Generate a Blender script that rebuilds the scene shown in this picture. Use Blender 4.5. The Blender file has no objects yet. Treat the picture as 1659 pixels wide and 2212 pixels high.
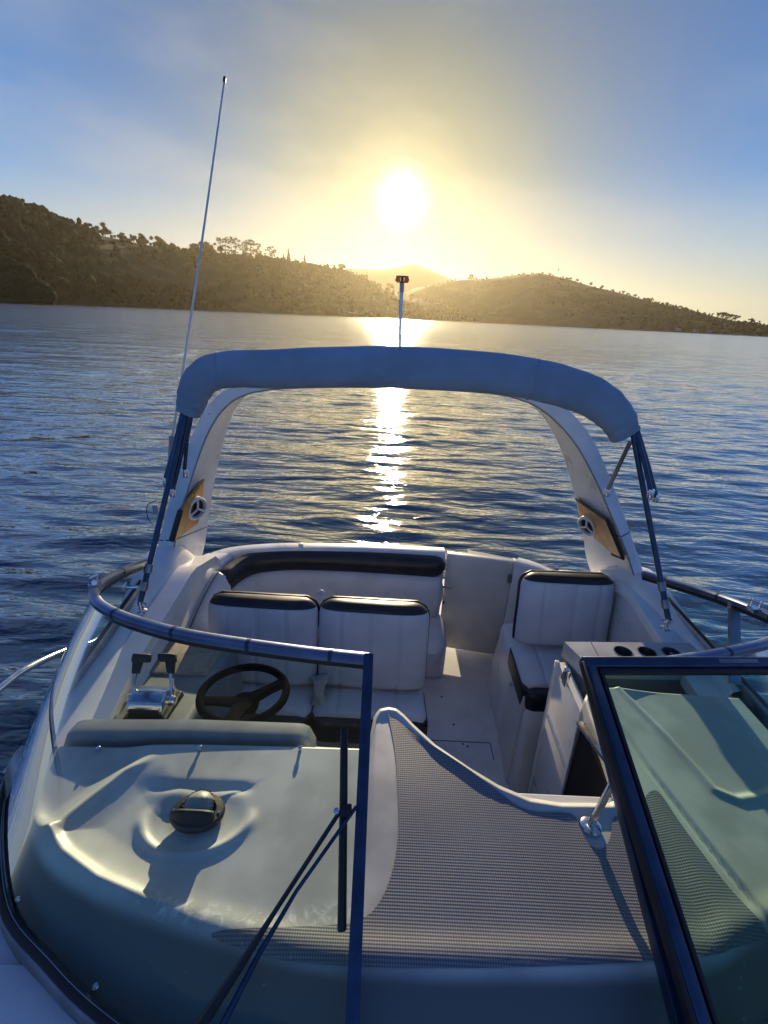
import bpy, bmesh, math, random
import numpy as np
from mathutils import Vector, Matrix
from mathutils.geometry import delaunay_2d_cdt
random.seed(4); rng = np.random.default_rng(7)
sc = bpy.context.scene
COL = sc.collection
# ------------------------------------------------------------------ camera
H = 2.6                                   # eye height above the water
FOC, PIT, ROL = 1023.0, math.radians(22.4), math.radians(2.73)
_f = np.array([0, math.cos(PIT), -math.sin(PIT)]); _u0 = np.array([0, math.sin(PIT), math.cos(PIT)]); _r0 = np.array([1., 0, 0])
_r = math.cos(ROL) * _r0 + math.sin(ROL) * _u0; _u = -math.sin(ROL) * _r0 + math.cos(ROL) * _u0
cam = bpy.data.cameras.new('camera'); camo = bpy.data.objects.new('camera', cam); COL.objects.link(camo)
camo.matrix_world = Matrix(((_r[0], _u[0], -_f[0], 0), (_r[1], _u[1], -_f[1], 0), (_r[2], _u[2], -_f[2], H), (0, 0, 0, 1)))
cam.sensor_fit = 'VERTICAL'; cam.sensor_height = 36; cam.lens = 36 * FOC / 2212.0
cam.clip_start = 0.02; cam.clip_end = 30000
sc.camera = camo
# ------------------------------------------------------------------ sky and sun
SUN_EL, SUN_AZ = math.radians(11.2), math.radians(0.3)     # azimuth from +Y towards +X
sdir = Vector((math.sin(SUN_AZ) * math.cos(SUN_EL), math.cos(SUN_AZ) * math.cos(SUN_EL), math.sin(SUN_EL)))
W = bpy.data.worlds.new('World'); sc.world = W; W.use_nodes = True
nt = W.node_tree; nt.nodes.clear()
def N(tree, typ, **kw):
    n = tree.nodes.new(typ)
    for k, v in kw.items():
        if k.startswith('_'): n.inputs[int(k[1:])].default_value = v
        else: setattr(n, k, v)
    return n
sky = N(nt, 'ShaderNodeTexSky', sky_type='NISHITA', sun_disc=False, sun_elevation=SUN_EL, sun_rotation=SUN_AZ,
        air_density=1.0, dust_density=.5, ozone_density=5.0, altitude=0)
bg = N(nt, 'ShaderNodeBackground'); bg.inputs[1].default_value = 0.10
bg2 = N(nt, 'ShaderNodeBackground'); bg2.inputs[1].default_value = 1.0
tc = N(nt, 'ShaderNodeTexCoord')
vd = N(nt, 'ShaderNodeVectorMath', operation='DOT_PRODUCT'); vd.inputs[1].default_value = sdir
nt.links.new(tc.outputs['Generated'], vd.inputs[0])
ac = N(nt, 'ShaderNodeMath', operation='ARCCOSINE'); nt.links.new(vd.outputs['Value'], ac.inputs[0])
rp = N(nt, 'ShaderNodeValToRGB'); nt.links.new(ac.outputs[0], rp.inputs[0])   # aureole of the sun in the hazy air, by angle (radians)
def ramp(n, stops, interp='EASE'):
    e = n.color_ramp.elements
    n.color_ramp.interpolation = interp
    while len(e) > 1: e.remove(e[0])
    e[0].position = stops[0][0]; e[0].color = (*stops[0][1], 1)
    for p, c in stops[1:]:
        q = e.new(p); q.color = (*c, 1)
ramp(rp, [(0.0, (6, 5.4, 4.2)), (0.021, (4, 3.6, 2.6)), (0.034, (.5, .45, .30)), (0.060, (.15, .12, .055)), (0.13, (.04, .03, .01)), (0.25, (.0, .0, .0))], 'LINEAR')
nt.links.new(rp.outputs[0], bg2.inputs[0])
# thin high cirrus veils
mpn = N(nt, 'ShaderNodeMapping'); mpn.inputs['Scale'].default_value = (2.2, 1.2, 5.5); mpn.inputs['Rotation'].default_value = (0, .5, .2)
nt.links.new(tc.outputs['Generated'], mpn.inputs[0])
cn = N(nt, 'ShaderNodeTexNoise'); cn.inputs['Scale'].default_value = 1.3; cn.inputs['Detail'].default_value = 6; cn.inputs['Roughness'].default_value = .45
nt.links.new(mpn.outputs[0], cn.inputs['Vector'])
cr = N(nt, 'ShaderNodeValToRGB'); ramp(cr, [(.42, (0, 0, 0)), (.70, (.36, .36, .36))]); nt.links.new(cn.outputs[0], cr.inputs[0])
cm = N(nt, 'ShaderNodeMixRGB'); cm.inputs[2].default_value = (3.6, 3.75, 3.9, 1)
tr_ = N(nt, 'ShaderNodeValToRGB'); nt.links.new(ac.outputs[0], tr_.inputs[0])    # hazy air: warm towards the sun, blue away from it
ramp(tr_, [(0, (.16, .18, .14)), (.1, (.16, .21, .16)), (.2, (.22, .29, .25)), (.3, (.33, .41, .42)), (.42, (.43, .53, .61)), (.60, (.45, .69, .86)), (.75, (.41, .76, 1.10)), (.98, (.28, .70, 1.22))], 'LINEAR')
tn = N(nt, 'ShaderNodeMixRGB', blend_type='MULTIPLY'); tn.inputs[0].default_value = 1; nt.links.new(sky.outputs[0], tn.inputs[1]); nt.links.new(tr_.outputs[0], tn.inputs[2])
sx = N(nt, 'ShaderNodeSeparateXYZ'); nt.links.new(tc.outputs['Generated'], sx.inputs[0])           # pale haze low over the horizon, fading away from the sun
el_ = N(nt, 'ShaderNodeMapRange', interpolation_type='SMOOTHSTEP'); el_.inputs[1].default_value = -.02; el_.inputs[2].default_value = .26; el_.inputs[3].default_value = .85; el_.inputs[4].default_value = 0; nt.links.new(sx.outputs[2], el_.inputs[0])
az_ = N(nt, 'ShaderNodeMapRange', interpolation_type='SMOOTHSTEP'); az_.inputs[1].default_value = .5; az_.inputs[2].default_value = 2.2; az_.inputs[3].default_value = 1; az_.inputs[4].default_value = .25; nt.links.new(ac.outputs[0], az_.inputs[0])
ea = N(nt, 'ShaderNodeMath', operation='MULTIPLY'); nt.links.new(el_.outputs[0], ea.inputs[0]); nt.links.new(az_.outputs[0], ea.inputs[1])
hb = N(nt, 'ShaderNodeMixRGB'); hb.inputs[2].default_value = (5.2, 4.7, 3.4, 1); nt.links.new(ea.outputs[0], hb.inputs[0]); nt.links.new(tn.outputs[0], hb.inputs[1])
tn = hb
nt.links.new(cr.outputs[0], cm.inputs[0]); nt.links.new(tn.outputs[0], cm.inputs[1]); nt.links.new(cm.outputs[0], bg.inputs[0])
ad = N(nt, 'ShaderNodeAddShader'); wo = N(nt, 'ShaderNodeOutputWorld')
nt.links.new(bg.outputs[0], ad.inputs[0]); nt.links.new(bg2.outputs[0], ad.inputs[1]); nt.links.new(ad.outputs[0], wo.inputs[0])
sun = bpy.data.lights.new('sun', 'SUN'); sun.energy = 4.7; sun.angle = math.radians(.5); sun.color = (1, .80, .52)
so = bpy.data.objects.new('sun', sun); COL.objects.link(so); so.rotation_euler = sdir.to_track_quat('Z', 'Y').to_euler(); so.location = (0, 40, 60)
vs = sc.view_settings; vs.view_transform = 'Standard'; vs.look = 'None'; vs.gamma = 1; vs.exposure = 0.55; vs.use_curve_mapping = False
sc.cycles.use_denoising = True
sc.cycles.max_bounces = 10; sc.cycles.transparent_max_bounces = 24; sc.cycles.sample_clamp_indirect = 4
sc.cycles.caustics_reflective = False; sc.cycles.caustics_refractive = False

# ------------------------------------------------------------------ helpers
def ray(px, py): return _f + _r * (px - 829.5) / FOC + _u * (1106 - py) / FOC
def at(px, py, y=None, z=None, x=None):
    d = ray(px, py)
    t = y / d[1] if y is not None else (z / d[2] if z is not None else x / d[0])
    p = d * t
    return np.array([p[0], p[1], p[2] + H])
def atpl(px, py, p0, n):                      # on the plane through p0 (relative to the eye) with normal n
    d = ray(px, py); n = np.array(n, float); p = d * (np.array(p0, float) @ n) / (d @ n)
    return np.array([p[0], p[1], p[2] + H])
def R3(p): return np.array([p[0], p[1], p[2] + H])   # eye-relative to world

def link(o, parent=None):
    COL.objects.link(o)
    if parent is not None:
        o.parent = parent; o.matrix_parent_inverse = Matrix.Identity(4)
        pl = Vector((0, 0, 0)); q = parent
        while q is not None: pl += q.location; q = q.parent
        o.location = o.location - pl
    return o
def tag(o, label=None, cat=None, group=None, kind=None):
    if label: o['label'] = label
    if cat: o['category'] = cat
    if group: o['group'] = group
    if kind: o['kind'] = kind
    return o
def empty(name, loc, parent=None):
    o = bpy.data.objects.new(name, None); o.location = Vector([float(v) for v in loc]); o.empty_display_size = .1
    return link(o, parent)

class MB:
    def __init__(s): s.v = []; s.f = []
    def add(s, vs_, fs):
        b = len(s.v); s.v += [tuple(float(c) for c in p) for p in vs_]; s.f += [tuple(i + b for i in q) for q in fs]; return s
    def box(s, lo, hi):
        a, b = lo, hi
        return s.add([(a[0], a[1], a[2]), (b[0], a[1], a[2]), (b[0], b[1], a[2]), (a[0], b[1], a[2]), (a[0], a[1], b[2]), (b[0], a[1], b[2]), (b[0], b[1], b[2]), (a[0], b[1], b[2])],
                     [(3, 2, 1, 0), (4, 5, 6, 7), (0, 1, 5, 4), (1, 2, 6, 5), (2, 3, 7, 6), (3, 0, 4, 7)])
    def hexa(s, p):        # eight corners, bottom ring then top ring
        return s.add(p, [(3, 2, 1, 0), (4, 5, 6, 7), (0, 1, 5, 4), (1, 2, 6, 5), (2, 3, 7, 6), (3, 0, 4, 7)])
    def loft(s, rings, closed=True, caps=True):
        n = len(rings[0]); vs_ = [p for r_ in rings for p in r_]; fs = []
        for i in range(len(rings) - 1):
            for j in range(n if closed else n - 1):
                k = (j + 1) % n
                fs.append((i * n + j, i * n + k, (i + 1) * n + k, (i + 1) * n + j))
        if caps and closed:
            fs.append(tuple(range(n - 1, -1, -1))); fs.append(tuple((len(rings) - 1) * n + j for j in range(n)))
        return s.add(vs_, fs)
    def tube(s, path, rad, seg=10, prof=None, up=(0, 0, 1)):
        path = [np.array(p, float) for p in path]; n = len(path); rings = []
        rad = rad if hasattr(rad, '__len__') else [rad] * n
        U = np.array(up, float)
        for i, p in enumerate(path):
            t = path[min(i + 1, n - 1)] - path[max(i - 1, 0)]; t /= np.linalg.norm(t) + 1e-9
            a = np.cross(t, U)
            if np.linalg.norm(a) < 1e-4: a = np.cross(t, (1, 0.3, 0))
            a /= np.linalg.norm(a); b = np.cross(a, t)
            if prof is None: rings.append([p + rad[i] * (a * math.cos(q) + b * math.sin(q)) for q in np.linspace(0, 2 * math.pi, seg, endpoint=False)])
            else: rings.append([p + rad[i] * (a * q[0] + b * q[1]) for q in prof])
        return s.loft(rings)
    def lathe(s, c, axis, prof, seg=24):      # prof = [(radius, along axis)]
        ax = Vector(axis).normalized(); a = ax.orthogonal().normalized(); b = ax.cross(a); c = Vector([float(q) for q in c])
        return s.loft([[c + ax * h + (a * math.cos(t) + b * math.sin(t)) * max(r_, 1e-4) for t in np.linspace(0, 2 * math.pi, seg, endpoint=False)] for r_, h in prof])
    def build(s, name, mat, parent=None, smooth=True, bevel=0, seg=2, sub=0, auto=35):
        v = np.array(s.v, float); c = (v.min(0) + v.max(0)) / 2
        me = bpy.data.meshes.new(name); me.from_pydata((v - c).tolist(), [], s.f); me.validate()
        bm = bmesh.new(); bm.from_mesh(me)
        bmesh.ops.recalc_face_normals(bm, faces=bm.faces)
        if bevel: bmesh.ops.bevel(bm, geom=list(bm.edges), offset=bevel, segments=seg, profile=.5, affect='EDGES', clamp_overlap=True)
        bm.to_mesh(me); bm.free()
        if smooth:
            for p in me.polygons: p.use_smooth = True
            if auto: me.set_sharp_from_angle(angle=math.radians(auto))
        me.materials.append(mat)
        o = bpy.data.objects.new(name, me); o.location = c.tolist()
        return link(o, parent)
def rawmesh(name, v, f, mat, parent=None, smooth=True):
    me = bpy.data.meshes.new(name); v = np.asarray(v, np.float32); f = np.asarray(f, np.int32)
    k = f.shape[1]
    me.vertices.add(len(v)); me.vertices.foreach_set('co', v.ravel())
    me.loops.add(f.size); me.loops.foreach_set('vertex_index', f.ravel())
    me.polygons.add(len(f)); me.polygons.foreach_set('loop_start', np.arange(0, f.size, k, dtype=np.int32)); me.polygons.foreach_set('loop_total', np.full(len(f), k, np.int32))
    if smooth: me.polygons.foreach_set('use_smooth', np.ones(len(f), bool))
    me.update(calc_edges=True); me.materials.append(mat)
    return link(bpy.data.objects.new(name, me), parent)
def crom(pts, n=8):                           # Catmull-Rom through points
    P = [np.array(p, float) for p in pts]; P = [2 * P[0] - P[1]] + P + [2 * P[-1] - P[-2]]; out = []
    for i in range(1, len(P) - 2):
        for t in np.linspace(0, 1, n, endpoint=False):
            a, b, c, d = P[i - 1:i + 3]
            out.append(.5 * ((2 * b) + (c - a) * t + (2 * a - 5 * b + 4 * c - d) * t * t + (3 * b - a - 3 * c + d) * t ** 3))
    return out + [P[-2]]
def resample(path, n):
    P = np.array(path); d = np.r_[0, np.cumsum(np.linalg.norm(np.diff(P, axis=0), axis=1))]; s_ = np.linspace(0, d[-1], n)
    return np.stack([np.interp(s_, d, P[:, k]) for k in range(P.shape[1])], 1)
def sstep(a, b, x): t = np.clip((x - a) / (b - a), 0, 1); return t * t * (3 - 2 * t)

# ------------------------------------------------------------------ materials
def pmat(name, col, rough=.5, metal=0, var=0., vscale=8, bump=0., bscale=200, spec=.5, coat=0, stain=None):
    m = bpy.data.materials.new(name); m.use_nodes = True; t = m.node_tree; b = t.nodes['Principled BSDF']
    b.inputs['Base Color'].default_value = (*col, 1); b.inputs['Roughness'].default_value = rough; b.inputs['Metallic'].default_value = metal
    b.inputs['Specular IOR Level'].default_value = spec; b.inputs['Coat Weight'].default_value = coat
    c = N(t, 'ShaderNodeTexCoord')
    if var:
        n = N(t, 'ShaderNodeTexNoise'); n.inputs['Scale'].default_value = vscale; n.inputs['Detail'].default_value = 6; t.links.new(c.outputs['Object'], n.inputs['Vector'])
        r_ = N(t, 'ShaderNodeValToRGB'); s2 = stain or tuple(x * (1 - var) for x in col)
        ramp(r_, [(.35, s2), (.65, tuple(min(1, x * (1 + var * .3)) for x in col))]); t.links.new(n.outputs[0], r_.inputs[0]); t.links.new(r_.outputs[0], b.inputs['Base Color'])
        rr = N(t, 'ShaderNodeMapRange'); rr.inputs[3].default_value = max(0.02, rough - .08); rr.inputs[4].default_value = rough + .12
        t.links.new(n.outputs[0], rr.inputs[0]); t.links.new(rr.outputs[0], b.inputs['Roughness'])
    if bump:
        n = N(t, 'ShaderNodeTexNoise'); n.inputs['Scale'].default_value = bscale; n.inputs['Detail'].default_value = 4; t.links.new(c.outputs['Object'], n.inputs['Vector'])
        bp = N(t, 'ShaderNodeBump'); bp.inputs['Strength'].default_value = bump; bp.inputs['Distance'].default_value = .01
        t.links.new(n.outputs[0], bp.inputs['Height']); t.links.new(bp.outputs[0], b.inputs['Normal'])
    return m
M = {}
M['gel'] = pmat('gelcoat', (.74, .745, .74), .28, var=.10, vscale=5, bump=.02, bscale=60)
M['gelc'] = pmat('cream_gelcoat', (.72, .69, .62), .35, var=.10, vscale=5)
M['dash'] = pmat('dash_gelcoat', (.56, .565, .52), .42, var=.26, vscale=4.5, bump=.05, bscale=350)
M['floor'] = pmat('floor_gelcoat', (.78, .77, .75), .45, var=.12, vscale=4, bump=.08, bscale=250)
M['vinyl'] = pmat('white_vinyl', (.60, .625, .66), .42, var=.10, vscale=6, bump=.16, bscale=22)
M['wheel'] = pmat('black_wheel_grip', (.009, .009, .010), .6, var=.2, vscale=20, spec=0)
M['black'] = pmat('black_vinyl', (.018, .018, .02), .38, var=.3, vscale=10, bump=.06, bscale=180)
M['rubber'] = pmat('black_rubber', (.012, .012, .013), .55, var=.2, vscale=20)
M['alu'] = pmat('anodised_aluminium', (.62, .63, .66), .32, metal=1, var=.15, vscale=14)
M['aludk'] = pmat('dull_aluminium', (.30, .31, .33), .38, metal=1, var=.2, vscale=14)
M['steel'] = pmat('polished_steel', (.75, .75, .76), .16, metal=1, var=.1, vscale=30)
M['canvas'] = pmat('canvas', (.33, .41, .50), .85, var=.12, vscale=7, bump=.25, bscale=420)
M['wood'] = pmat('varnished_plywood', (.58, .26, .035), .35, var=.4, vscale=9)
M['white'] = pmat('white_plastic', (.78, .77, .74), .35, var=.06, vscale=12)
M['dark'] = pmat('dark_acrylic', (.012, .012, .014), .5, var=.2, vscale=5, spec=.15)
M['rail'] = pmat('rail_aluminium', (.20, .25, .36), .34, metal=1, var=.15, vscale=14)
M['shade_grey'] = pmat('dash_shade_grey', (.13, .135, .14), .55, var=.2, vscale=6, bump=.1)  # unused grey for the shade painted on the dash front
M['navy'] = pmat('blue_anodised_tube', (.045, .075, .13), .34, metal=.7, var=.2, vscale=20)
M['beige'] = pmat('beige_carpet', (.42, .33, .24), .8, var=.2, vscale=30, bump=.2)
M['panel'] = pmat('grey_panel', (.24, .26, .26), .5, var=.2, vscale=8)
M['amber'] = pmat('amber_lens', (.75, .28, .03), .12, var=.1, vscale=40)
M['dial'] = pmat('compass_card', (.42, .42, .40), .4, var=.1, vscale=30)
M['grey'] = pmat('grey_vinyl_strap', (.45, .44, .40), .6, var=.2, vscale=30)
def translucent(m, col, f):
    t = m.node_tree; b = t.nodes['Principled BSDF']; tr = N(t, 'ShaderNodeBsdfTranslucent'); tr.inputs[0].default_value = (*col, 1); mx = N(t, 'ShaderNodeMixShader'); mx.inputs[0].default_value = f
    t.links.new(b.outputs[0], mx.inputs[1]); t.links.new(tr.outputs[0], mx.inputs[2]); t.links.new(mx.outputs[0], t.nodes['Material Output'].inputs[0])
translucent(M['amber'], (.80, .42, .06), .35)
M['cone'] = pmat('speaker_cone', (.03, .03, .03), .6, var=.2, vscale=40)
def front_shade():                                  # shade of the sloping dash front painted in dark grey, plus salt stains
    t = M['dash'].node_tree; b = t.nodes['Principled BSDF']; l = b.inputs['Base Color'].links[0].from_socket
    a = N(t, 'ShaderNodeAttribute', attribute_name='front_shade'); m = N(t, 'ShaderNodeMixRGB'); m.inputs[2].default_value = (.12, .13, .12, 1)
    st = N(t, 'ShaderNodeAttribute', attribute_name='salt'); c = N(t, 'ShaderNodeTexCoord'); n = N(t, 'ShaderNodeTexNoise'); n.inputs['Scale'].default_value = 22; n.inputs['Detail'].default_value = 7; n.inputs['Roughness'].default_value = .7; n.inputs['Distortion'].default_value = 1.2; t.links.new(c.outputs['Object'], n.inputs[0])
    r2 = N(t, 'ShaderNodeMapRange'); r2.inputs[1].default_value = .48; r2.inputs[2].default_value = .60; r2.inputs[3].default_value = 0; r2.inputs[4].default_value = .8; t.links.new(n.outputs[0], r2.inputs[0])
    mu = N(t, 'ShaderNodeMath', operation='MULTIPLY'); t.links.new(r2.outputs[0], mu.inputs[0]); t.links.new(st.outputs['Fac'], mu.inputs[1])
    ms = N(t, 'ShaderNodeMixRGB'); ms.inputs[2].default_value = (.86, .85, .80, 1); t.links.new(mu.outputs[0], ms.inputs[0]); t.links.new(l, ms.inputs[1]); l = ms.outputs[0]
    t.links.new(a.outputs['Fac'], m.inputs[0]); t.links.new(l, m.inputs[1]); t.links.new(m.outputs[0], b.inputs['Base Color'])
front_shade()
def nonskid():
    m = bpy.data.materials.new('moulded_non_slip'); m.use_nodes = True; t = m.node_tree; b = t.nodes['Principled BSDF']
    c = N(t, 'ShaderNodeTexCoord'); sp = N(t, 'ShaderNodeSeparateXYZ'); t.links.new(c.outputs['Object'], sp.inputs[0])
    def mth(op, a, b_=None):
        n = N(t, 'ShaderNodeMath', operation=op)
        for i, q in enumerate((a, b_)):
            if q is None: continue
            if isinstance(q, (int, float)): n.inputs[i].default_value = q
            else: t.links.new(q, n.inputs[i])
        return n.outputs[0]
    k = 2 * math.pi / .0116
    px = mth('MULTIPLY', sp.outputs[0], k / 1.0); py = mth('MULTIPLY', sp.outputs[1], k / 1.0)
    h = mth('MULTIPLY', mth('SINE', mth('ADD', px, mth('MULTIPLY', py, .82))), mth('SINE', mth('SUBTRACT', px, mth('MULTIPLY', py, .82))))   # diamond studs
    r_ = N(t, 'ShaderNodeValToRGB'); ramp(r_, [(.22, (.14, .148, .16)), (.82, (.31, .325, .335))])
    hh = mth('ADD', mth('MULTIPLY', h, .5), .5); t.links.new(hh, r_.inputs[0])
    n2 = N(t, 'ShaderNodeTexNoise'); n2.inputs['Scale'].default_value = 5; t.links.new(c.outputs['Object'], n2.inputs['Vector'])
    mx = N(t, 'ShaderNodeMixRGB', blend_type='MULTIPLY'); mx.inputs[0].default_value = .35; t.links.new(r_.outputs[0], mx.inputs[1]); t.links.new(n2.outputs[0], mx.inputs[2])
    t.links.new(mx.outputs[0], b.inputs['Base Color']); b.inputs['Roughness'].default_value = .5
    bp = N(t, 'ShaderNodeBump'); bp.inputs['Strength'].default_value = .3; bp.inputs['Distance'].default_value = .002; t.links.new(hh, bp.inputs['Height']); t.links.new(bp.outputs[0], b.inputs['Normal'])
    return m
M['nonskid'] = nonskid()
def glass(name, tint, dirt=.05, spots=True):
    m = bpy.data.materials.new(name); m.use_nodes = True; t = m.node_tree; t.nodes.clear(); o = N(t, 'ShaderNodeOutputMaterial')
    tr = N(t, 'ShaderNodeBsdfTransparent'); tr.inputs[0].default_value = (*tint, 1)
    gl = N(t, 'ShaderNodeBsdfGlossy'); gl.inputs['Roughness'].default_value = .02
    df = N(t, 'ShaderNodeBsdfTranslucent'); df.inputs[0].default_value = (.75, .85, .75, 1)
    fr = N(t, 'ShaderNodeFresnel'); fr.inputs[0].default_value = 1.17
    c = N(t, 'ShaderNodeTexCoord'); n = N(t, 'ShaderNodeTexNoise'); n.inputs['Scale'].default_value = 4; n.inputs['Detail'].default_value = 8; t.links.new(c.outputs['Object'], n.inputs[0])
    r_ = N(t, 'ShaderNodeMapRange'); r_.inputs[1].default_value = .35; r_.inputs[2].default_value = .75; r_.inputs[3].default_value = dirt * .4; r_.inputs[4].default_value = dirt * 1.6; t.links.new(n.outputs[0], r_.inputs[0])
    vo = N(t, 'ShaderNodeTexVoronoi'); vo.inputs['Scale'].default_value = 34; t.links.new(c.outputs['Object'], vo.inputs[0])
    lt = N(t, 'ShaderNodeMapRange'); lt.inputs[1].default_value = .06; lt.inputs[2].default_value = .13; lt.inputs[3].default_value = .05; lt.inputs[4].default_value = 0; t.links.new(vo.outputs[0], lt.inputs[0])
    mu = N(t, 'ShaderNodeMath', operation='MULTIPLY'); t.links.new(lt.outputs[0], mu.inputs[0]); t.links.new(n.outputs[0], mu.inputs[1])
    sm = N(t, 'ShaderNodeMath', operation='ADD'); t.links.new(r_.outputs[0], sm.inputs[0]); t.links.new(mu.outputs[0], sm.inputs[1])
    a = N(t, 'ShaderNodeMixShader'); t.links.new(sm.outputs[0], a.inputs[0]); t.links.new(tr.outputs[0], a.inputs[1]); t.links.new(df.outputs[0], a.inputs[2])
    b = N(t, 'ShaderNodeMixShader'); t.links.new(fr.outputs[0], b.inputs[0]); t.links.new(a.outputs[0], b.inputs[1]); t.links.new(gl.outputs[0], b.inputs[2]); t.links.new(b.outputs[0], o.inputs[0])
    return m
M['glass'] = glass('tinted_windscreen_glass', (.83, .94, .90), .006)
M['clear'] = glass('clear_dome', (.93, .94, .93), .01)

# ------------------------------------------------------------------ water
def water_mat():
    m = bpy.data.materials.new('sea_water'); m.use_nodes = True; t = m.node_tree; b = t.nodes['Principled BSDF']
    b.inputs['Base Color'].default_value = (.006, .022, .032, 1); b.inputs['Roughness'].default_value = .05; b.inputs['IOR'].default_value = 1.333
    c = N(t, 'ShaderNodeTexCoord'); prev = None
    for sc_, st, dist in (((.5, 1.5, 1), 1.0, .05), ((1.4, 4.4, 1), 1.0, .040), ((3.5, 10, 1), 1.0, .007), ((.10, .34, 1), 1.0, .16)):
        mp = N(t, 'ShaderNodeMapping'); mp.inputs['Scale'].default_value = sc_; mp.inputs['Rotation'].default_value = (0, 0, .10); t.links.new(c.outputs['Object'], mp.inputs[0])
        n = N(t, 'ShaderNodeTexNoise'); n.inputs['Scale'].default_value = 1; n.inputs['Detail'].default_value = 3; n.inputs['Distortion'].default_value = .4; t.links.new(mp.outputs[0], n.inputs['Vector'])
        bp = N(t, 'ShaderNodeBump'); bp.inputs['Strength'].default_value = st; bp.inputs['Distance'].default_value = dist; t.links.new(n.outputs[0], bp.inputs['Height'])
        if prev is not None: t.links.new(prev, bp.inputs['Normal'])
        prev = bp.outputs[0]
    t.links.new(prev, b.inputs['Normal'])
    at_ = N(t, 'ShaderNodeAttribute', attribute_name='ripple'); t.links.new(at_.outputs['Fac'], b.inputs['Roughness'])
    b.inputs['Specular IOR Level'].default_value = .5; gl = N(t, 'ShaderNodeBsdfGlossy'); t.links.new(at_.outputs['Fac'], gl.inputs['Roughness']); t.links.new(prev, gl.inputs['Normal'])
    lw = N(t, 'ShaderNodeLayerWeight'); lw.inputs[0].default_value = .5; t.links.new(prev, lw.inputs['Normal'])
    pw = N(t, 'ShaderNodeMath', operation='POWER'); pw.inputs[1].default_value = 2.0; t.links.new(lw.outputs['Facing'], pw.inputs[0])
    mx = N(t, 'ShaderNodeMixShader'); t.links.new(pw.outputs[0], mx.inputs[0]); t.links.new(b.outputs[0], mx.inputs[1]); t.links.new(gl.outputs[0], mx.inputs[2])
    t.links.new(mx.outputs[0], t.nodes['Material Output'].inputs[0])
    return m
def build_water():
    r_ = np.exp(np.linspace(math.log(1.6), math.log(3700), 960))
    a = np.r_[np.radians(np.linspace(-62, 62, 480)), np.radians(np.linspace(66, 294, 48))]
    Rr, A = np.meshgrid(r_, a, indexing='ij'); X = Rr * np.sin(A); Y = Rr * np.cos(A); Z = np.zeros_like(X)
    lam = np.exp(rng.uniform(math.log(.20), math.log(4.5), 120)); th = rng.normal(0.10, .30, 110); ph = rng.uniform(0, 6.28, 110)
    loc = Rr * .0083
    for L, t_, p in zip(lam, th, ph):
        k = 2 * math.pi / L; slope = .0175 if L < 1.1 else .0060
        Z += np.where(loc * 3.2 < L, 1, 0) * (slope / k) * np.sin(k * (X * math.sin(t_) + Y * math.cos(t_)) + p)
    n0, n1 = X.shape; v = np.stack([X, Y, Z], -1).reshape(-1, 3)
    i, j = np.meshgrid(np.arange(n0 - 1), np.arange(n1), indexing='ij'); j2 = (j + 1) % n1
    f = np.stack([i * n1 + j, (i + 1) * n1 + j, (i + 1) * n1 + j2, i * n1 + j2], -1).reshape(-1, 4)
    v = np.vstack([v, [[0, 0, -.0]]]); 
    o = rawmesh('water', v, f, water_mat()); ra = o.data.attributes.new('ripple', 'FLOAT', 'POINT'); ra.data.foreach_set('value', (.045 + .125 * sstep(math.log(12), math.log(300), np.log(np.hypot(v[:, 0], v[:, 1]) + .01))).astype(np.float32))   # ripples too fine for the mesh
    tag(o, 'calm dark blue sea with small ripples and a glittering sun path', 'water', kind='structure')
build_water()

# ------------------------------------------------------------------ hills
def hill_mat(name, cols, scale):
    m = bpy.data.materials.new(name); m.use_nodes = True; t = m.node_tree; b = t.nodes['Principled BSDF']; b.inputs['Roughness'].default_value = .95; b.inputs['Specular IOR Level'].default_value = .1
    c = N(t, 'ShaderNodeTexCoord'); n = N(t, 'ShaderNodeTexNoise'); n.inputs['Scale'].default_value = scale; n.inputs['Detail'].default_value = 8; t.links.new(c.outputs['Object'], n.inputs[0])
    r_ = N(t, 'ShaderNodeValToRGB'); ramp(r_, [(.35, cols[0]), (.5, cols[1]), (.68, cols[2])]); t.links.new(n.outputs[0], r_.inputs[0]); t.links.new(r_.outputs[0], b.inputs['Base Color'])
    return m
M['wooded'] = hill_mat('wooded_slope', ((.02, .026, .013), (.034, .04, .02), (.07, .066, .03)), .03)
M['grassy'] = hill_mat('grassy_slope', ((.04, .042, .02), (.065, .062, .03), (.11, .095, .045)), .02)
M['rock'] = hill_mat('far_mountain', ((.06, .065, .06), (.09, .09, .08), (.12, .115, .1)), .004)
M['leaf'] = hill_mat('foliage', ((.012, .016, .008), (.018, .023, .010), (.026, .030, .013)), .12)
M['bark'] = pmat('bark', (.06, .045, .035), .9, var=.3, vscale=3)
NZ = [(rng.uniform(.004, .05), rng.uniform(0, 6.28), rng.uniform(0, 6.28)) for _ in range(26)]
def tnoise(x, y):
    z = 0
    for k, d, p in NZ: z = z + np.sin(k * (x * np.cos(d) + y * np.sin(d)) + p) * (.03 / k) ** .8
    return z / 5
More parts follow.
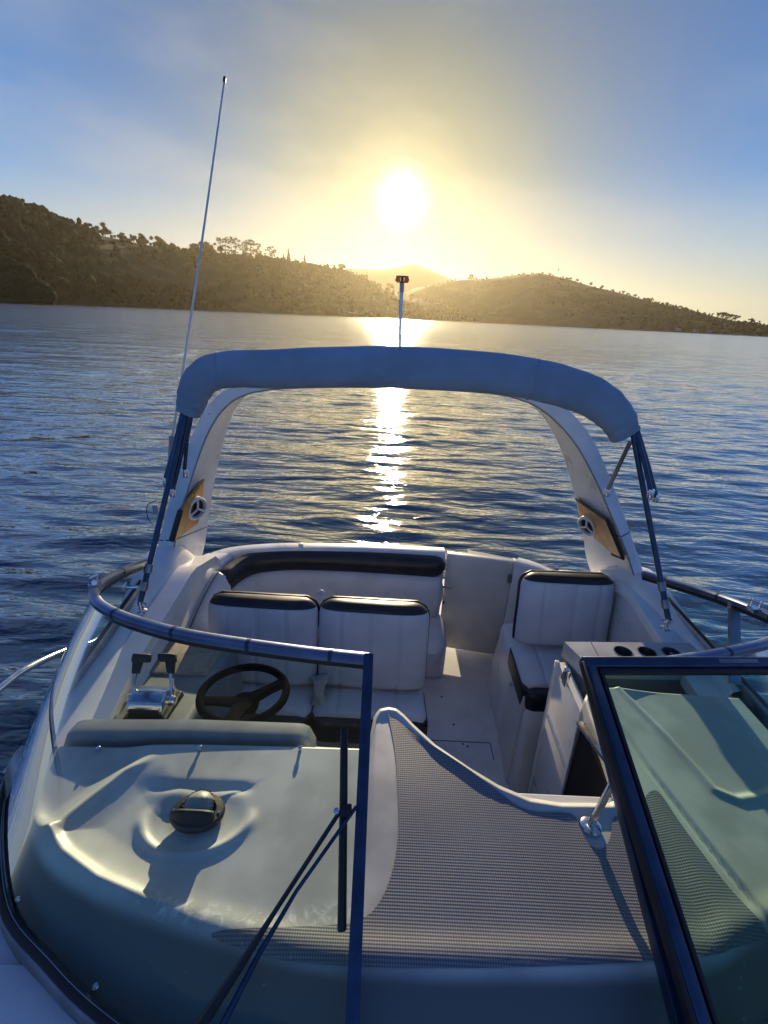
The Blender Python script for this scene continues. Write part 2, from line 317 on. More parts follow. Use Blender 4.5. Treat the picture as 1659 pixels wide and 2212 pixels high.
class Hill:
    def __init__(s, pts, shore, ridge, back=500):
        # pts: skyline pixels; shore/ridge: (azimuth px, distance) tables
        s.az = []; s.el = []
        for px, py in pts:
            d = ray(px, py); s.az.append(math.atan2(d[0], d[1])); s.el.append(math.atan2(d[2], math.hypot(d[0], d[1])))
        q = lambda tb: ([math.atan2(*(ray(p, 690)[:2])) for p, _ in tb], [v for _, v in tb])
        s.sh = q(shore); s.rd = q(ridge); s.back = back
    def dims(s, a):
        d1 = np.interp(a, *s.rd); return np.interp(a, *s.sh), d1, np.maximum(0, H + np.tan(np.interp(a, s.az, s.el)) * d1)
    def height(s, a, d):
        d0, d1, h1 = s.dims(a); t = (d - d0) / (d1 - d0)
        up = np.sin(np.clip(t, 0, 1) * math.pi / 2) ** 1.15
        dn = 1 - sstep(0, 1, (d - d1) / s.back)
        z = h1 * np.where(t < 1, up, dn)
        wob = np.clip(t * 6, 0, 1) * np.clip(np.abs(1 - t) * 3, 0, 1)
        return z + tnoise(d * np.sin(a), d * np.cos(a)) * 5 * wob * np.clip(h1 / 40, 0, 1) - 1.2 * (t <= 0)
    def build(s, name, mat, na, nd, a0=None, a1=None):
        a = np.linspace(s.az[0] if a0 is None else a0, s.az[-1] if a1 is None else a1, na); t = np.linspace(-.01, 1, nd)
        A, T = np.meshgrid(a, t, indexing='ij'); d0, d1, h1 = s.dims(A)
        D = d0 + T * (d1 + s.back - d0) ; Z = s.height(A, D)
        v = np.stack([D * np.sin(A), D * np.cos(A), Z], -1).reshape(-1, 3)
        i, j = np.meshgrid(np.arange(na - 1), np.arange(nd - 1), indexing='ij')
        f = np.stack([i * nd + j, (i + 1) * nd + j, (i + 1) * nd + j + 1, i * nd + j + 1], -1).reshape(-1, 4)
        o = rawmesh(name, v, f, mat); tag(o, kind='structure'); return o
L_SKY = [(-700, 300), (-300, 390), (0, 452), (80, 472), (150, 497), (250, 517), (330, 535), (410, 556), (480, 563), (560, 566), (640, 578), (700, 585), (760, 600), (800, 617), (850, 632), (900, 646), (960, 662), (1010, 678), (1040, 693)]
R_SKY = [(780, 655), (860, 637), (900, 622), (960, 614), (1010, 608), (1060, 602), (1120, 594), (1170, 592), (1230, 604), (1290, 622), (1350, 636), (1420, 655), (1500, 672), (1560, 688), (1620, 700), (1670, 706), (1760, 712), (2000, 722)]
F_SKY = [(560, 655), (640, 618), (700, 597), (750, 580), (790, 582), (830, 584), (862, 578), (892, 572), (920, 580), (950, 592), (975, 603), (1040, 625), (1120, 660), (1200, 700)]
hl = Hill(L_SKY, [(-700, 380), (0, 470), (400, 560), (830, 800), (1040, 1150)], [(-700, 680), (0, 780), (400, 950), (830, 1250), (1040, 1400)], 300)
hr = Hill(R_SKY, [(780, 1300), (1000, 1150), (1300, 1000), (1660, 900), (2000, 900)], [(780, 1600), (1000, 1600), (1300, 1450), (1660, 1250), (2000, 1200)], 400)
hf = Hill(F_SKY, [(0, 1900), (2000, 1900)], [(0, 2250), (2000, 2250)], 300)
o = hl.build('wooded_hill', M['wooded'], 200, 60); o['label'] = 'long dark wooded hill sloping down from the left above the far shore'
o = hr.build('grassy_hill', M['grassy'], 160, 50); o['label'] = 'rounded grassy hill with scattered bushes on the right shore'
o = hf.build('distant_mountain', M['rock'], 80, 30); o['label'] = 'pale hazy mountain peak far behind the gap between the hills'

_ic = bmesh.new(); bmesh.ops.create_icosphere(_ic, subdivisions=2, radius=1); ICV = np.array([v.co[:] for v in _ic.verts]); ICF = np.array([[v.index for v in f.verts] for f in _ic.faces]); _ic.free()
_ic = bmesh.new(); bmesh.ops.create_icosphere(_ic, subdivisions=1, radius=1); ICV1 = np.array([v.co[:] for v in _ic.verts]); ICF1 = np.array([[v.index for v in f.verts] for f in _ic.faces]); _ic.free()
def clump(c, r_, h, hi=False, rough=.35):
    V, F_ = (ICV, ICF) if hi else (ICV1, ICF1)
    v = V * (1 + rng.uniform(-rough, rough, (len(V), 1))) * np.array([r_, r_, h]) + c
    return v, F_
def leaves(c, r_, h, n, size):                # small leaf cards spread through a crown
    d = rng.normal(size=(n, 3)); d /= np.linalg.norm(d, axis=1)[:, None]
    p = c + d * np.array([r_, r_, h]) * rng.uniform(.55, 1.12, (n, 1))
    a = rng.normal(size=(n, 3)); a /= np.linalg.norm(a, axis=1)[:, None]; b = np.cross(a, rng.normal(size=(n, 3))); b /= np.linalg.norm(b, axis=1)[:, None] + 1e-6
    s_ = size * rng.uniform(.6, 1.4, (n, 1)); v = np.stack([p - a * s_, p + b * s_ * .7, p + a * s_], 1).reshape(-1, 3)
    return v, np.arange(3 * n).reshape(-1, 3)
class Acc:
    def __init__(s): s.v = []; s.f = []; s.n = 0
    def add(s, vf): s.v.append(vf[0]); s.f.append(vf[1] + s.n); s.n += len(vf[0])
    def build(s, name, mat, parent=None, smooth=False):
        v = np.vstack(s.v); c = (v.min(0) + v.max(0)) / 2; o = rawmesh(name, v - c, np.vstack(s.f), mat, None, smooth)
        COL.objects.unlink(o); o.location = c.tolist(); return link(o, parent)
def forest(hill, n, px0, px1, t0, t1, smin, smax, name, label, dens=None):
    acc = Acc(); A0, A1 = [math.atan2(*(ray(p, 690)[:2])) for p in (px0, px1)]
    for _ in range(n):
        a = rng.uniform(A0, A1); d0, d1, h1 = hill.dims(a); t = rng.uniform(t0, t1); d = d0 + t * (d1 - d0)
        if dens is not None and rng.uniform() > dens(a, t, d): continue
        if h1 < 4: continue
        z = float(hill.height(a, d)); s_ = rng.uniform(smin, smax) * (.75 + .5 * rng.uniform()); p = np.array([d * math.sin(a), d * math.cos(a), z + s_ * .55])
        s_ *= .8 if t < .85 else .62
        acc.add(clump(p, s_ * rng.uniform(.55, .8), s_ * rng.uniform(.6, 1.0), rough=.42))
        for _k in range(2): acc.add(clump(p + rng.normal(0, s_ * .42, 3), s_ * rng.uniform(.3, .5), s_ * rng.uniform(.3, .5), rough=.42))
        acc.add(leaves(p, s_ * .85, s_ * .95, 16, s_ * .10))
    o = acc.build(name, M['leaf']); tag(o, label, 'forest', kind='stuff')
fd = lambda a, t, d: 1.0 if tnoise(d * math.sin(a), d * math.cos(a)) > -.55 else .12
forest(hl, 3600, -250, 1030, .02, 1.0, 4.0, 7.5, 'forest', 'dense dark forest covering the left hill', fd)
fr2 = lambda a, t, d: .9 if tnoise(d * math.sin(a) * 2, d * math.cos(a) * 2) > .35 else .10
forest(hr, 1500, 860, 1760, .03, 1.0, 2.0, 4.5, 'scrub', 'scattered dark scrub over the grassy right hill', fr2)
forest(hr, 500, 1380, 1760, .02, .9, 3.0, 5.5, 'woodland', 'low dark woodland at the foot of the grassy right hill')

def tree(name, label, group, px, py_base, py_top, hill, kind, dist=None):
    d = ray(px, py_base); a = math.atan2(d[0], d[1]); d0, d1, h1 = hill.dims(a); D = dist or float(d1)
    hz = H + D * d[2] / math.hypot(d[0], d[1]); gz = float(hill.height(a, D)) ; d2 = ray(px, py_top)
    ht = (H + D * d2[2] / math.hypot(d2[0], d2[1]) - gz) * (1.3 if hill is hl else 1); ht = max(ht, 6.0); b = np.array([D * math.sin(a), D * math.cos(a), gz - .8])
    root = tag(empty(name, b), label, 'tree', group)
    lean = rng.normal(0, .02, 2); tw = ht * .018 + .08
    pth = [b + np.array([lean[0] * z, lean[1] * z, z]) for z in np.linspace(0, ht * .95, 7)]
    m = MB().tube(pth, list(np.linspace(tw, tw * .25, 7)), 6)
    acc = Acc()
    if kind == 'pine':                        # tall bare trunk, open crown of separate tufts
        for k in range(15):
            z = ht * rng.uniform(.35, 1.0); sp_ = ht * .17 * (1.15 - abs(z / ht - .72)); q = b + np.array([rng.normal(0, sp_), rng.normal(0, sp_), z])
            m.tube([b + np.array([lean[0] * z, lean[1] * z, z * .92]), q], [tw * .35, tw * .15], 4)
            acc.add(clump(q, ht * .05, ht * .03, rough=.5)); acc.add(leaves(q, ht * .10, ht * .055, 46, ht * .018))
    elif kind == 'conifer':
        for k in range(11):
            z = ht * (.18 + .08 * k); r_ = ht * .20 * (1.04 - z / ht)
            for q in range(4):
                an = rng.uniform(0, 6.28); acc.add(clump(b + np.array([math.cos(an) * r_ * .6, math.sin(an) * r_ * .6, z]), r_ * .6 + .1, ht * .045, rough=.5))
            acc.add(leaves(b + np.array([0, 0, z]), r_ * 1.25, ht * .05, 40, ht * .02))
    else:
        for k in range(11):
            q = b + np.array([rng.normal(0, ht * .22), rng.normal(0, ht * .22), ht * rng.uniform(.35, .9)])
            m.tube([b + np.array([0, 0, ht * .2]), q], [tw * .4, tw * .15], 4)
            acc.add(clump(q, ht * .18, ht * .14, rough=.45)); acc.add(leaves(q, ht * .24, ht * .18, 70, ht * .032))
    m.build('trunk', M['bark'], root); acc.build('crown', M['leaf'], root); return root
ORD = ['first','second','third','fourth','fifth','sixth','seventh','eighth','ninth','tenth','eleventh','twelfth','thirteenth','fourteenth','fifteenth','sixteenth','seventeenth','eighteenth','nineteenth','twentieth','twenty first','twenty second','twenty third']
GT = 'trees along the left ridge skyline'
for k, (px, pb, pt) in enumerate(sorted([(10, 458, 430), (32, 463, 432), (52, 466, 447), (70, 470, 452), (96, 478, 462), (120, 488, 466), (147, 497, 474), (168, 501, 485), (190, 505, 486), (210, 509, 492), (228, 513, 487), (262, 520, 505),
                   (290, 527, 511), (312, 531, 510), (345, 538, 517), (372, 545, 531), (400, 553, 538), (690, 585, 575), (733, 594, 574), (705, 588, 578)])):
    tree('broadleaf_tree', 'round topped tree on the left ridge skyline, ' + ORD[k] + ' from the left', GT, px, pb, pt, hl, 'broad')
for k, (px, pb, pt) in enumerate([(425, 558, 533), (444, 561, 529), (455, 562, 531)]):
    tree('broadleaf_tree', ['leftmost', 'middle', 'rightmost'][k] + ' tree of the bushy clump behind the antenna on the ridge', 'bushy trees behind the antenna', px, pb, pt, hl, 'broad')
for k, (px, pb, pt) in enumerate([(479, 563, 523), (489, 563, 525), (501, 563, 524), (510, 564, 527), (526, 565, 532), (534, 565, 530), (543, 566, 526), (549, 566, 528), (560, 567, 534), (584, 569, 540), (588, 570, 541)]):
    tree('pine_tree', 'tall bare trunked pine on the ridge by the antenna, ' + ORD[k] + ' from left', 'tall open pines on the left ridge', px, pb, pt, hl, 'pine')
for px, pb, pt, lb in [(624, 577, 545, 'tallest pointed conifer on the ridge right of the open pines'), (613, 575, 553, 'short conifer just left of the tallest pointed conifer'),
                       (638, 579, 560, 'short conifer just right of the tallest pointed conifer'), (658, 582, 556, 'lone pointed conifer on the ridge nearer the sun'),
                       (757, 600, 584, 'small pointed conifer low on the ridge left of the peak'), (770, 605, 589, 'small pointed conifer left of a slimmer one below the hazy peak'), (792, 616, 593, 'slim conifer at the right end of the wooded ridge')]:
    tree('conifer_tree', lb, 'pointed conifers on the left ridge', px, pb, pt, hl, 'conifer')
for k, (px, pb, pt) in enumerate([(748, 598, 586), (780, 610, 595), (806, 620, 608), (820, 625, 613), (840, 631, 615)]):
    tree('broadleaf_tree', 'small tree on the low right end of the wooded ridge, ' + ORD[k] + ' from left', 'small trees at the low end of the wooded ridge', px, pb, pt, hl, 'broad')
tree('broadleaf_tree', 'lone spreading tree on the left shoulder of the grassy hill', None, 1016, 608, 592, hr, 'broad')
for k, (px, pb, pt) in enumerate([(1130, 594, 588), (1172, 592, 586), (1188, 595, 588), (1216, 602, 596), (1232, 606, 598), (1246, 609, 601), (1275, 618, 608), (1300, 625, 614), (1345, 636, 627), (1372, 643, 635), (1400, 650, 642), (1440, 660, 652)]):
    tree('bush', 'low round bush on the grassy hill skyline, ' + ORD[k] + ' from the left', 'bushes along the skyline of the grassy hill', px, pb, pt, hr, 'broad')
for k, (px, pb, pt) in enumerate([(1552, 686, 672), (1562, 688, 673), (1576, 690, 675), (1588, 693, 680), (1622, 700, 686), (1636, 702, 692)]):
    tree('broadleaf_tree', 'dark bushy tree on the far right end of the shore, ' + ORD[k] + ' from the left', 'dark trees at the right end of the shore', px, pb, pt, hr, 'broad')
# near wooded bluff at the far left
def bluff():
    acc = Acc()
    for _ in range(420):
        px = rng.uniform(-260, 116); top = np.interp(px, [-260, -60, 0, 40, 70, 100, 116], [500, 535, 548, 560, 585, 622, 634]); py = rng.uniform(top + 6, 640)
        D = 415 + (640 - py) * .5; p = at(px, py, y=D * .79); s_ = rng.uniform(2.0, 4.0)
        acc.add(clump(p, s_ * .9, s_ * .9, hi=True, rough=.25)); acc.add(leaves(p, s_ * 1.1, s_ * 1.1, 24, .5))
    o = acc.build('bluff_thicket', M['leaf']); tag(o, 'dark thicket covering the near bluff at the left edge of the shore', 'thicket', kind='stuff')
    v = []; f = []; n = 34
    for i, px in enumerate(np.linspace(-320, 112, n)):
        top = np.interp(px, [-320, -60, 0, 40, 70, 112], [505, 545, 558, 572, 596, 640])
        for j, (q, dd) in enumerate(((650, 410), (644, 414), (.35, 424), (.75, 440), (1, 462), (1, 520))):
            py = q if q > 2 else 644 + (top - 644) * q
            p = at(px, py, y=dd * .79); p[2] = max(p[2] + rng.normal(0, .6) * (q <= 1), -1 if j == 0 else .1)
            if j == 5: p[2] = -1
            v.append(p)
    for i in range(n - 1):
        for j in range(5): f.append((i * 6 + j, (i + 1) * 6 + j, (i + 1) * 6 + j + 1, i * 6 + j + 1))
    o = rawmesh('bluff', v, f, M['wooded']); tag(o, 'near earthy bluff at the left edge of the shore', kind='structure')
bluff()
# pilings along the left shore
for k, px in enumerate([104, 116, 122, 133, 141, 160, 178, 186, 196, 215, 233, 262, 300, 338, 372, 395, 433, 447, 470, 523, 570, 610, 640]):
    d0 = float(hl.dims(math.atan2(*ray(px, 660)[:2]))[0]) - 14; d = ray(px, 660); b = np.array([d[0], d[1]]) / math.hypot(d[0], d[1]) * d0; hh = random.uniform(1.2, 2.2)
    m = MB().tube([(b[0], b[1], -.9), (b[0] + .05, b[1], hh * .6), (b[0] + .1, b[1], hh)], [.35, .32, .28], 8)
    tag(m.build('piling', M['bark']), 'dark wooden piling in the water off the left shore, ' + ORD[k] + ' from the left', 'piling', 'pilings off the left shore')
# small pale sheds at the foot of the right hill
for px, py, w, lb in [(1540, 691, 7, 'small pale shed by the water at the right shore'), (1470, 688, 6, 'tiny pale shed at the foot of the grassy hill, left of the others'), (1510, 690, 5, 'tiny pale shed in the middle of the row below the grassy hill'), (762, 652, 8, 'low pale shed among trees at the foot of the wooded hill')]:
    hh_ = hl if px < 800 else hr; d = ray(px, py); a = math.atan2(d[0], d[1]); D = float(hh_.dims(a)[0]) + 14; c = np.array([D * math.sin(a), D * math.cos(a), float(hh_.height(a, D))])
    r0_ = tag(empty('shed', c), lb, 'shed', 'sheds along the shore'); x_, y_, z_ = c
    w *= .6; MB().box((x_ - w, y_ - 3, z_ - 2), (x_ + w, y_ + 3, z_ + 2.6)).build('wall', M['bark' if px == 762 else 'panel'], r0_, False)
    MB().add([(x_ - w - .4, y_ - 3.4, z_ + 2.6), (x_ + w + .4, y_ - 3.4, z_ + 2.6), (x_ + w + .4, y_ + 3.4, z_ + 2.6), (x_ - w - .4, y_ + 3.4, z_ + 2.6), (x_ - w - .4, y_, z_ + 4.2), (x_ + w + .4, y_, z_ + 4.2)],
             [(0, 1, 5, 4), (2, 3, 4, 5), (1, 2, 5), (3, 0, 4), (0, 3, 2, 1)]).build('roof', M['panel'], r0_, False)
# air
HZ = 3950; HTOP = 232.0
hm = bpy.data.materials.new('haze_air'); hm.use_nodes = True; t = hm.node_tree; t.nodes.clear(); ho = N(t, 'ShaderNodeOutputMaterial'); pv = N(t, 'ShaderNodeVolumePrincipled')
pv.inputs['Color'].default_value = (.95, .83, .56, 1); pv.inputs['Density'].default_value = .000066; pv.inputs['Anisotropy'].default_value = .74
t.links.new(pv.outputs[0], ho.inputs['Volume'])
tag(MB().box((-HZ, -HZ, -14), (HZ, HZ, HTOP)).build('haze', hm, None, False), 'thin golden haze in the air over the bay', 'haze', kind='stuff')
# gulls
def gull(px, py, dist, span, bank, label, up=.25):
    c = at(px, py, y=dist); root = tag(empty('gull', c), label, 'bird', 'gulls in the air over the bay')
    b = Matrix.Rotation(bank, 3, 'Y') @ Matrix.Rotation(.5, 3, 'Z'); m = MB()
    L = span * .42
    tr = lambda p: np.array(c) + np.array(b @ Vector(p))
    pr_ = [(-.5, .01), (-.42, .05), (-.2, .1), (.1, .13), (.3, .09), (.42, .06), (.5, .01)]
    m.loft([[tr((math.cos(q) * r_ * L * .8, y_ * L, math.sin(q) * r_ * L * .7)) for q in np.linspace(0, 6.283, 10, endpoint=False)] for y_, r_ in pr_])
    for s_ in (-1, 1):
        rings = []
        for t_, ch, z_, sw in ((.02, .34, 0, 0), (.2, .32, up * .6, .04), (.45, .26, up, .10), (.75, .16, up * .75, -.02), (1, .03, up * .35, -.16)):
            x_ = s_ * t_ * span / 2; rings.append([tr((x_, sw * L + ch * L * .5, z_ * L)), tr((x_, sw * L, z_ * L + .03 * L)), tr((x_, sw * L - ch * L * .5, z_ * L)), tr((x_, sw * L, z_ * L - .01 * L))])
        m.loft(rings)
    m.add([tr((-.07 * L, -.42 * L, 0)), tr((.07 * L, -.42 * L, 0)), tr((.12 * L, -.72 * L, 0)), tr((-.12 * L, -.72 * L, 0.01 * L))], [(0, 1, 2, 3)])
    m.build('body', M['feather'], root)
M['feather'] = pmat('gull_feathers', (.22, .21, .20), .8, var=.3, vscale=8)
gull(820, 382, 72, 1.0, .6, 'gull gliding just left of the sun', .5)
gull(1207, 583, 95, 1.0, -1.0, 'gull banking above the grassy hill', .6)
gull(1300, 643, 130, 1.0, .5, 'small gull low in front of the grassy hill', .5)
gull(842, 684, 100, 1.0, .3, 'gull skimming the bright water below the sun', .5)
#BOAT
# ------------------------------------------------------------------ the boat
boat = tag(empty('motor_boat', (0.12, 1.2, 0)), 'white sport cruiser seen from its foredeck looking aft over the windscreen and cockpit', 'boat')
def part(name, label=None): return lambda loc: tag(empty(name, loc, boat), label)
XC = 0.12
# --- windscreen curves (eye-relative, turned into world)
RAILL = crom([at(318, 1214, z=-1.12), at(280, 1227, z=-1.05), at(236, 1250, z=-1.0), at(207, 1273, z=-.97), at(206, 1296, z=-.95), at(232, 1318, z=-.94), at(300, 1345, z=-.935), at(420, 1375, z=-.925), at(640, 1407, z=-.92), at(796, 1424, z=-.92)], 8)
RAILR = crom([at(1262, 1432, z=-.925), at(1380, 1437, z=-.94), at(1500, 1422, z=-.95), at(1600, 1404, z=-.955), at(1668, 1386, z=-.965), at(1700, 1362, z=-.975), at(1690, 1345, z=-.985), at(1640, 1322, z=-1.0), at(1540, 1285, z=-1.06), at(1390, 1240, z=-1.13)], 8)
BASEL = crom([R3((-1.15, 1.95, -1.24)), R3((-1.145, 1.6, -1.29)), R3((-1.14, 1.25, -1.345)), R3((-1.10, .98, -1.37)), R3((-.90, .70, -1.385)), R3((-.70, .575, -1.385)), R3((-.52, .49, -1.385)), R3((-.30, .415, -1.38)), R3((-.012, .37, -1.38))], 8)
BASER = crom([R3((.652, .38, -1.38)), R3((1.0, .44, -1.38)), R3((1.3, .57, -1.375)), R3((1.46, .82, -1.365)), R3((1.50, 1.15, -1.345)), R3((1.47, 1.55, -1.30)), R3((1.42, 2.02, -1.24))], 8)
bx_l = np.array([p[0] for p in BASEL]); by_l = np.array([p[1] for p in BASEL])
# --- dash moulding as a height field over the foredeck
yaft = ([-1.3, -1.06, -.6, -.02, -.005, .008, .02, .05, .075, .10, .13, .20, .30, .38, .46, .55, .70, .745, .765, .785, .80, .83, .95, 1.6],
        [1.08, 1.09, 1.115, 1.125, 1.14, 1.25, 1.275, 1.285, 1.28, 1.255, 1.215, 1.135, 1.055, 1.0, .965, .955, .962, .985, 1.04, 1.30, 1.40, 1.44, 1.45, 1.45])
yfr = ([-1.13, -1.10, -1.0, -.88, -.68, -.5, -.30, 0, .3, .65, .95, 1.17, 1.35, 1.42], [1.03, .98, .84, .705, .58, .495, .425, .37, .365, .395, .48, .63, .88, 1.2])
ycr = ([-1.12, -1.0, -.93, -.80, -.62, -.35, 0, .66, .90, 1.15, 1.3, 1.45], [1.05, .93, .864, .76, .69, .623, .575, .60, .66, .77, .95, 1.3])
def smooth_tab(tb):
    P = np.array(crom([np.array([a, b]) for a, b in zip(*tb)], 12)); return (P[:, 0], P[:, 1])
ycr = smooth_tab(ycr); yfr = smooth_tab(yfr)
def pl_(pts, z=-1.30): return [at(a, b, z=z)[:2] for a, b in pts]
RIDGE = [pl_([(345, 1622), (270, 1665), (200, 1718), (140, 1765), (108, 1792), (135, 1838), (210, 1898), (320, 1945), (450, 1980)]), pl_([(50, 1752), (80, 1775), (108, 1792)])]
PODC = at(425, 1752, z=-1.29)[:2]
def segd(x, y, pts):
    d = np.full(np.shape(x), 9.); u = np.zeros(np.shape(x)); n = len(pts) - 1
    for i in range(n):
        a, b = pts[i], pts[i + 1]; v = b - a; t = np.clip(((x - a[0]) * v[0] + (y - a[1]) * v[1]) / (v @ v), 0, 1)
        q = np.hypot(x - a[0] - t * v[0], y - a[1] - t * v[1]); u = np.where(q < d, (i + t) / n, u); d = np.minimum(d, q)
    return d, u
BOWL = np.array(RIDGE[0] + pl_([(600, 1985), (700, 1960), (770, 1880), (785, 1740), (760, 1650)]))
def inside(x, y, P):
    c = np.zeros(np.shape(x), bool); n = len(P)
    for i in range(n):
        a, b = P[i], P[(i + 1) % n]
        c ^= ((a[1] > y) != (b[1] > y)) & (x < (b[0] - a[0]) * (y - a[1]) / (b[1] - a[1] + 1e-12) + a[0])
    return c
LID = np.array(pl_([(1335, 1480), (1440, 1585), (1500, 1650), (1545, 1700), (1600, 1722), (1660, 1712), (1740, 1660), (1760, 1560), (1640, 1470)], -1.28))
def hdash(x, y):
    x = np.asarray(x, float); y = np.asarray(y, float)
    z = np.full(x.shape, -1.30) - .012 * (x - XC) ** 2
    yc = np.interp(x, *ycr); z = z - .105 * sstep(-.015, .17, yc - y) + .006 * np.exp(-((y - yc - .02) / .03) ** 2)
    d, u = segd(x, y, RIDGE[0]); end = sstep(0, .12, u) * sstep(0, .25, 1 - u)
    ins = inside(x, y, BOWL)
    z = z + .012 * end * np.exp(-(d / .015) ** 2) - np.where(ins, .014 * end * sstep(0, .10, d), .018 * end * sstep(.0, .07, d) * np.exp(-(d / .16) ** 2))
    d, u = segd(x, y, RIDGE[1]); z = z + .016 * np.exp(-(d / .022) ** 2) * (.4 + .6 * u)
    r = np.hypot((x - PODC[0]) / .150, (y - PODC[1]) / .105)         # raised eye-shaped pod under the compass
    z = z + .009 * np.exp(-((r - 1.0) / .11) ** 2) * sstep(.035, -.035, y - PODC[1]) - .006 * (1 - sstep(.5, .95, r))
    z = z - .007 * np.exp(-(((y - PODC[1] - .085) / .016) ** 2)) * sstep(.17, .11, np.abs(x - PODC[0] + .02) + 0 * y) * 1.0
    # tongue between helm and walkway, rising towards its aft tip
    ti = sstep(-.035, .012, x) * (1 - sstep(.72, .80, x)) * sstep(.50, 1.05, y)
    z = z + .018 * ti
    lip = np.interp(x, *yaft) - y; z = z + .010 * np.exp(-((lip - .012) / .014) ** 2) * sstep(-.01, .03, x) * (1 - sstep(.70, .74, x))
    # port side: dished lid, seam
    pt = sstep(.80, .86, x)
    di, _ = segd(x, y, list(LID) + [LID[0]]); li = inside(x, y, LID)
    z = z + pt * (.02 - .012 * np.where(li, sstep(0, .03, di), 0) + .007 * np.exp(-(di / .014) ** 2))
    ds, _ = segd(x, y, SEAM); z = z - .012 * np.exp(-(ds / .007) ** 2)
    return z + H
SEAM = [np.array(p) for p in pl_([(1322, 1545), (1400, 1660), (1500, 1790), (1600, 1915), (1690, 2030)], -1.29)]
xs = np.unique(np.r_[np.linspace(-1.12, 1.415, 400), np.linspace(-.03, .12, 60), np.linspace(.70, .83, 50)])
ny = 150; V = []
tt = np.linspace(0, 1, ny)
for x in xs:
    a, b = np.interp(x, *yfr) + .004, np.interp(x, *yaft); kk_ = min(max(np.interp(x, *ycr) - .014, a + .01), b - .01)
    yy = np.r_[a + (kk_ - a) * np.linspace(0, 1, 31), kk_ + (b - kk_) * np.linspace(0, 1, ny - 30)[1:]]; V.append(np.stack([np.full(ny, x), yy, hdash(np.full(ny, x), yy)], -1))
V = np.array(V); nx = len(xs); vv = V.reshape(-1, 3); i, j = np.meshgrid(np.arange(nx - 1), np.arange(ny - 1), indexing='ij')
j_all = j.copy(); ff = np.stack([i * ny + j, (i + 1) * ny + j, (i + 1) * ny + j + 1, i * ny + j + 1], -1).reshape(-1, 4)
# rounded edge rolling over the aft lip, then a skirt
sk = []
for k in range(nx):
    p = V[k, -1]; q = V[min(k + 1, nx - 1), -1] - V[max(k - 1, 0), -1]; n = np.array([-q[1], q[0]]); n /= np.linalg.norm(n) + 1e-9
    sk.append([p, p + [n[0] * .006, n[1] * .006, -.002], p + [n[0] * .010, n[1] * .010, -.009], p + [n[0] * .010, n[1] * .010, -.20]])
sk = np.array(sk); b0 = len(vv); vv = np.vstack([vv, sk.reshape(-1, 3)]); i, j = np.meshgrid(np.arange(nx - 1), np.arange(3), indexing='ij')
fs = np.stack([i * 4 + j, (i + 1) * 4 + j, (i + 1) * 4 + j + 1, i * 4 + j + 1], -1).reshape(-1, 4) + b0
def raw_at(name, v, f, mat, parent, smooth=True):
    v = np.asarray(v, float); c = (v.min(0) + v.max(0)) / 2; o = rawmesh(name, v - c, f, mat, None, smooth); COL.objects.unlink(o); o.location = c.tolist(); return link(o, parent)
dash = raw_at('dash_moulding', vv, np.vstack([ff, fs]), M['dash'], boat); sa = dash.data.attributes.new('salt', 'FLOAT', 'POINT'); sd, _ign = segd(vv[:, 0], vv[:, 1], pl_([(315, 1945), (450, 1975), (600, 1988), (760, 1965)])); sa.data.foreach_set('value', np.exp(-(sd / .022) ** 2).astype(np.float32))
ka = dash.data.attributes.new('front_shade', 'FLOAT', 'POINT'); kv = np.zeros(len(vv)); kv[:nx * ny] = sstep(-.004, .030, np.interp(vv[:nx * ny, 0], *ycr) - vv[:nx * ny, 1]); ka.data.foreach_set('value', kv.astype(np.float32))  # mask for the painted shade, fading in below the crest of the dash
tag(dash, 'off white moulded dash top with a dished helm side')
def patch(name, poly, mat, parent, off=.004, step=.016, smooth_n=4):
    P = np.array(crom([np.array([*p, 0.]) for p in poly] + [np.array([*poly[0], 0.])], smooth_n))[:, :2][:-1]
    lo, hi = P.min(0), P.max(0); g = [(x, y) for x in np.arange(lo[0], hi[0], step) for y in np.arange(lo[1], hi[1], step)]
    gx = np.array(g); m_ = inside(gx[:, 0], gx[:, 1], P)
    dd, _ = segd(gx[:, 0], gx[:, 1], list(P) + [P[0]]); gx = gx[m_ & (dd > step * .4)]
    pts = [Vector(p) for p in P] + [Vector(p) for p in gx]; n = len(P)
    ov, oe, of, *_ = delaunay_2d_cdt(pts, [], [list(range(n))], 1, 1e-6)
    v = np.array([(p.x, p.y, 0) for p in ov]); v[:, 2] = hdash(v[:, 0], v[:, 1]) + off
    return raw_at(name, v, np.array([tuple(q)[:3] for q in of if len(q) == 3]), mat, parent)
NS = pl_([(838, 1546), (852, 1620), (858, 1700), (860, 1790), (850, 1870), (822, 1942), (770, 1984), (640, 1996), (455, 2008), (540, 2045), (640, 2070), (810, 2083), (1000, 2086), (1200, 2082), (1430, 2070), (1560, 2052), (1640, 2030), (1655, 2012), (1560, 1900), (1470, 1780), (1428, 1718), (1408, 1708), (1392, 1722), (1384, 1752), (1350, 1762), (1325, 1768), (1318, 1810), (1300, 1832), (1272, 1822), (1252, 1786), (1232, 1760), (1140, 1752), (1080, 1718), (1000, 1662), (930, 1615), (870, 1568)], -1.285)
patch('non_slip_panel', NS, M['nonskid'], dash)
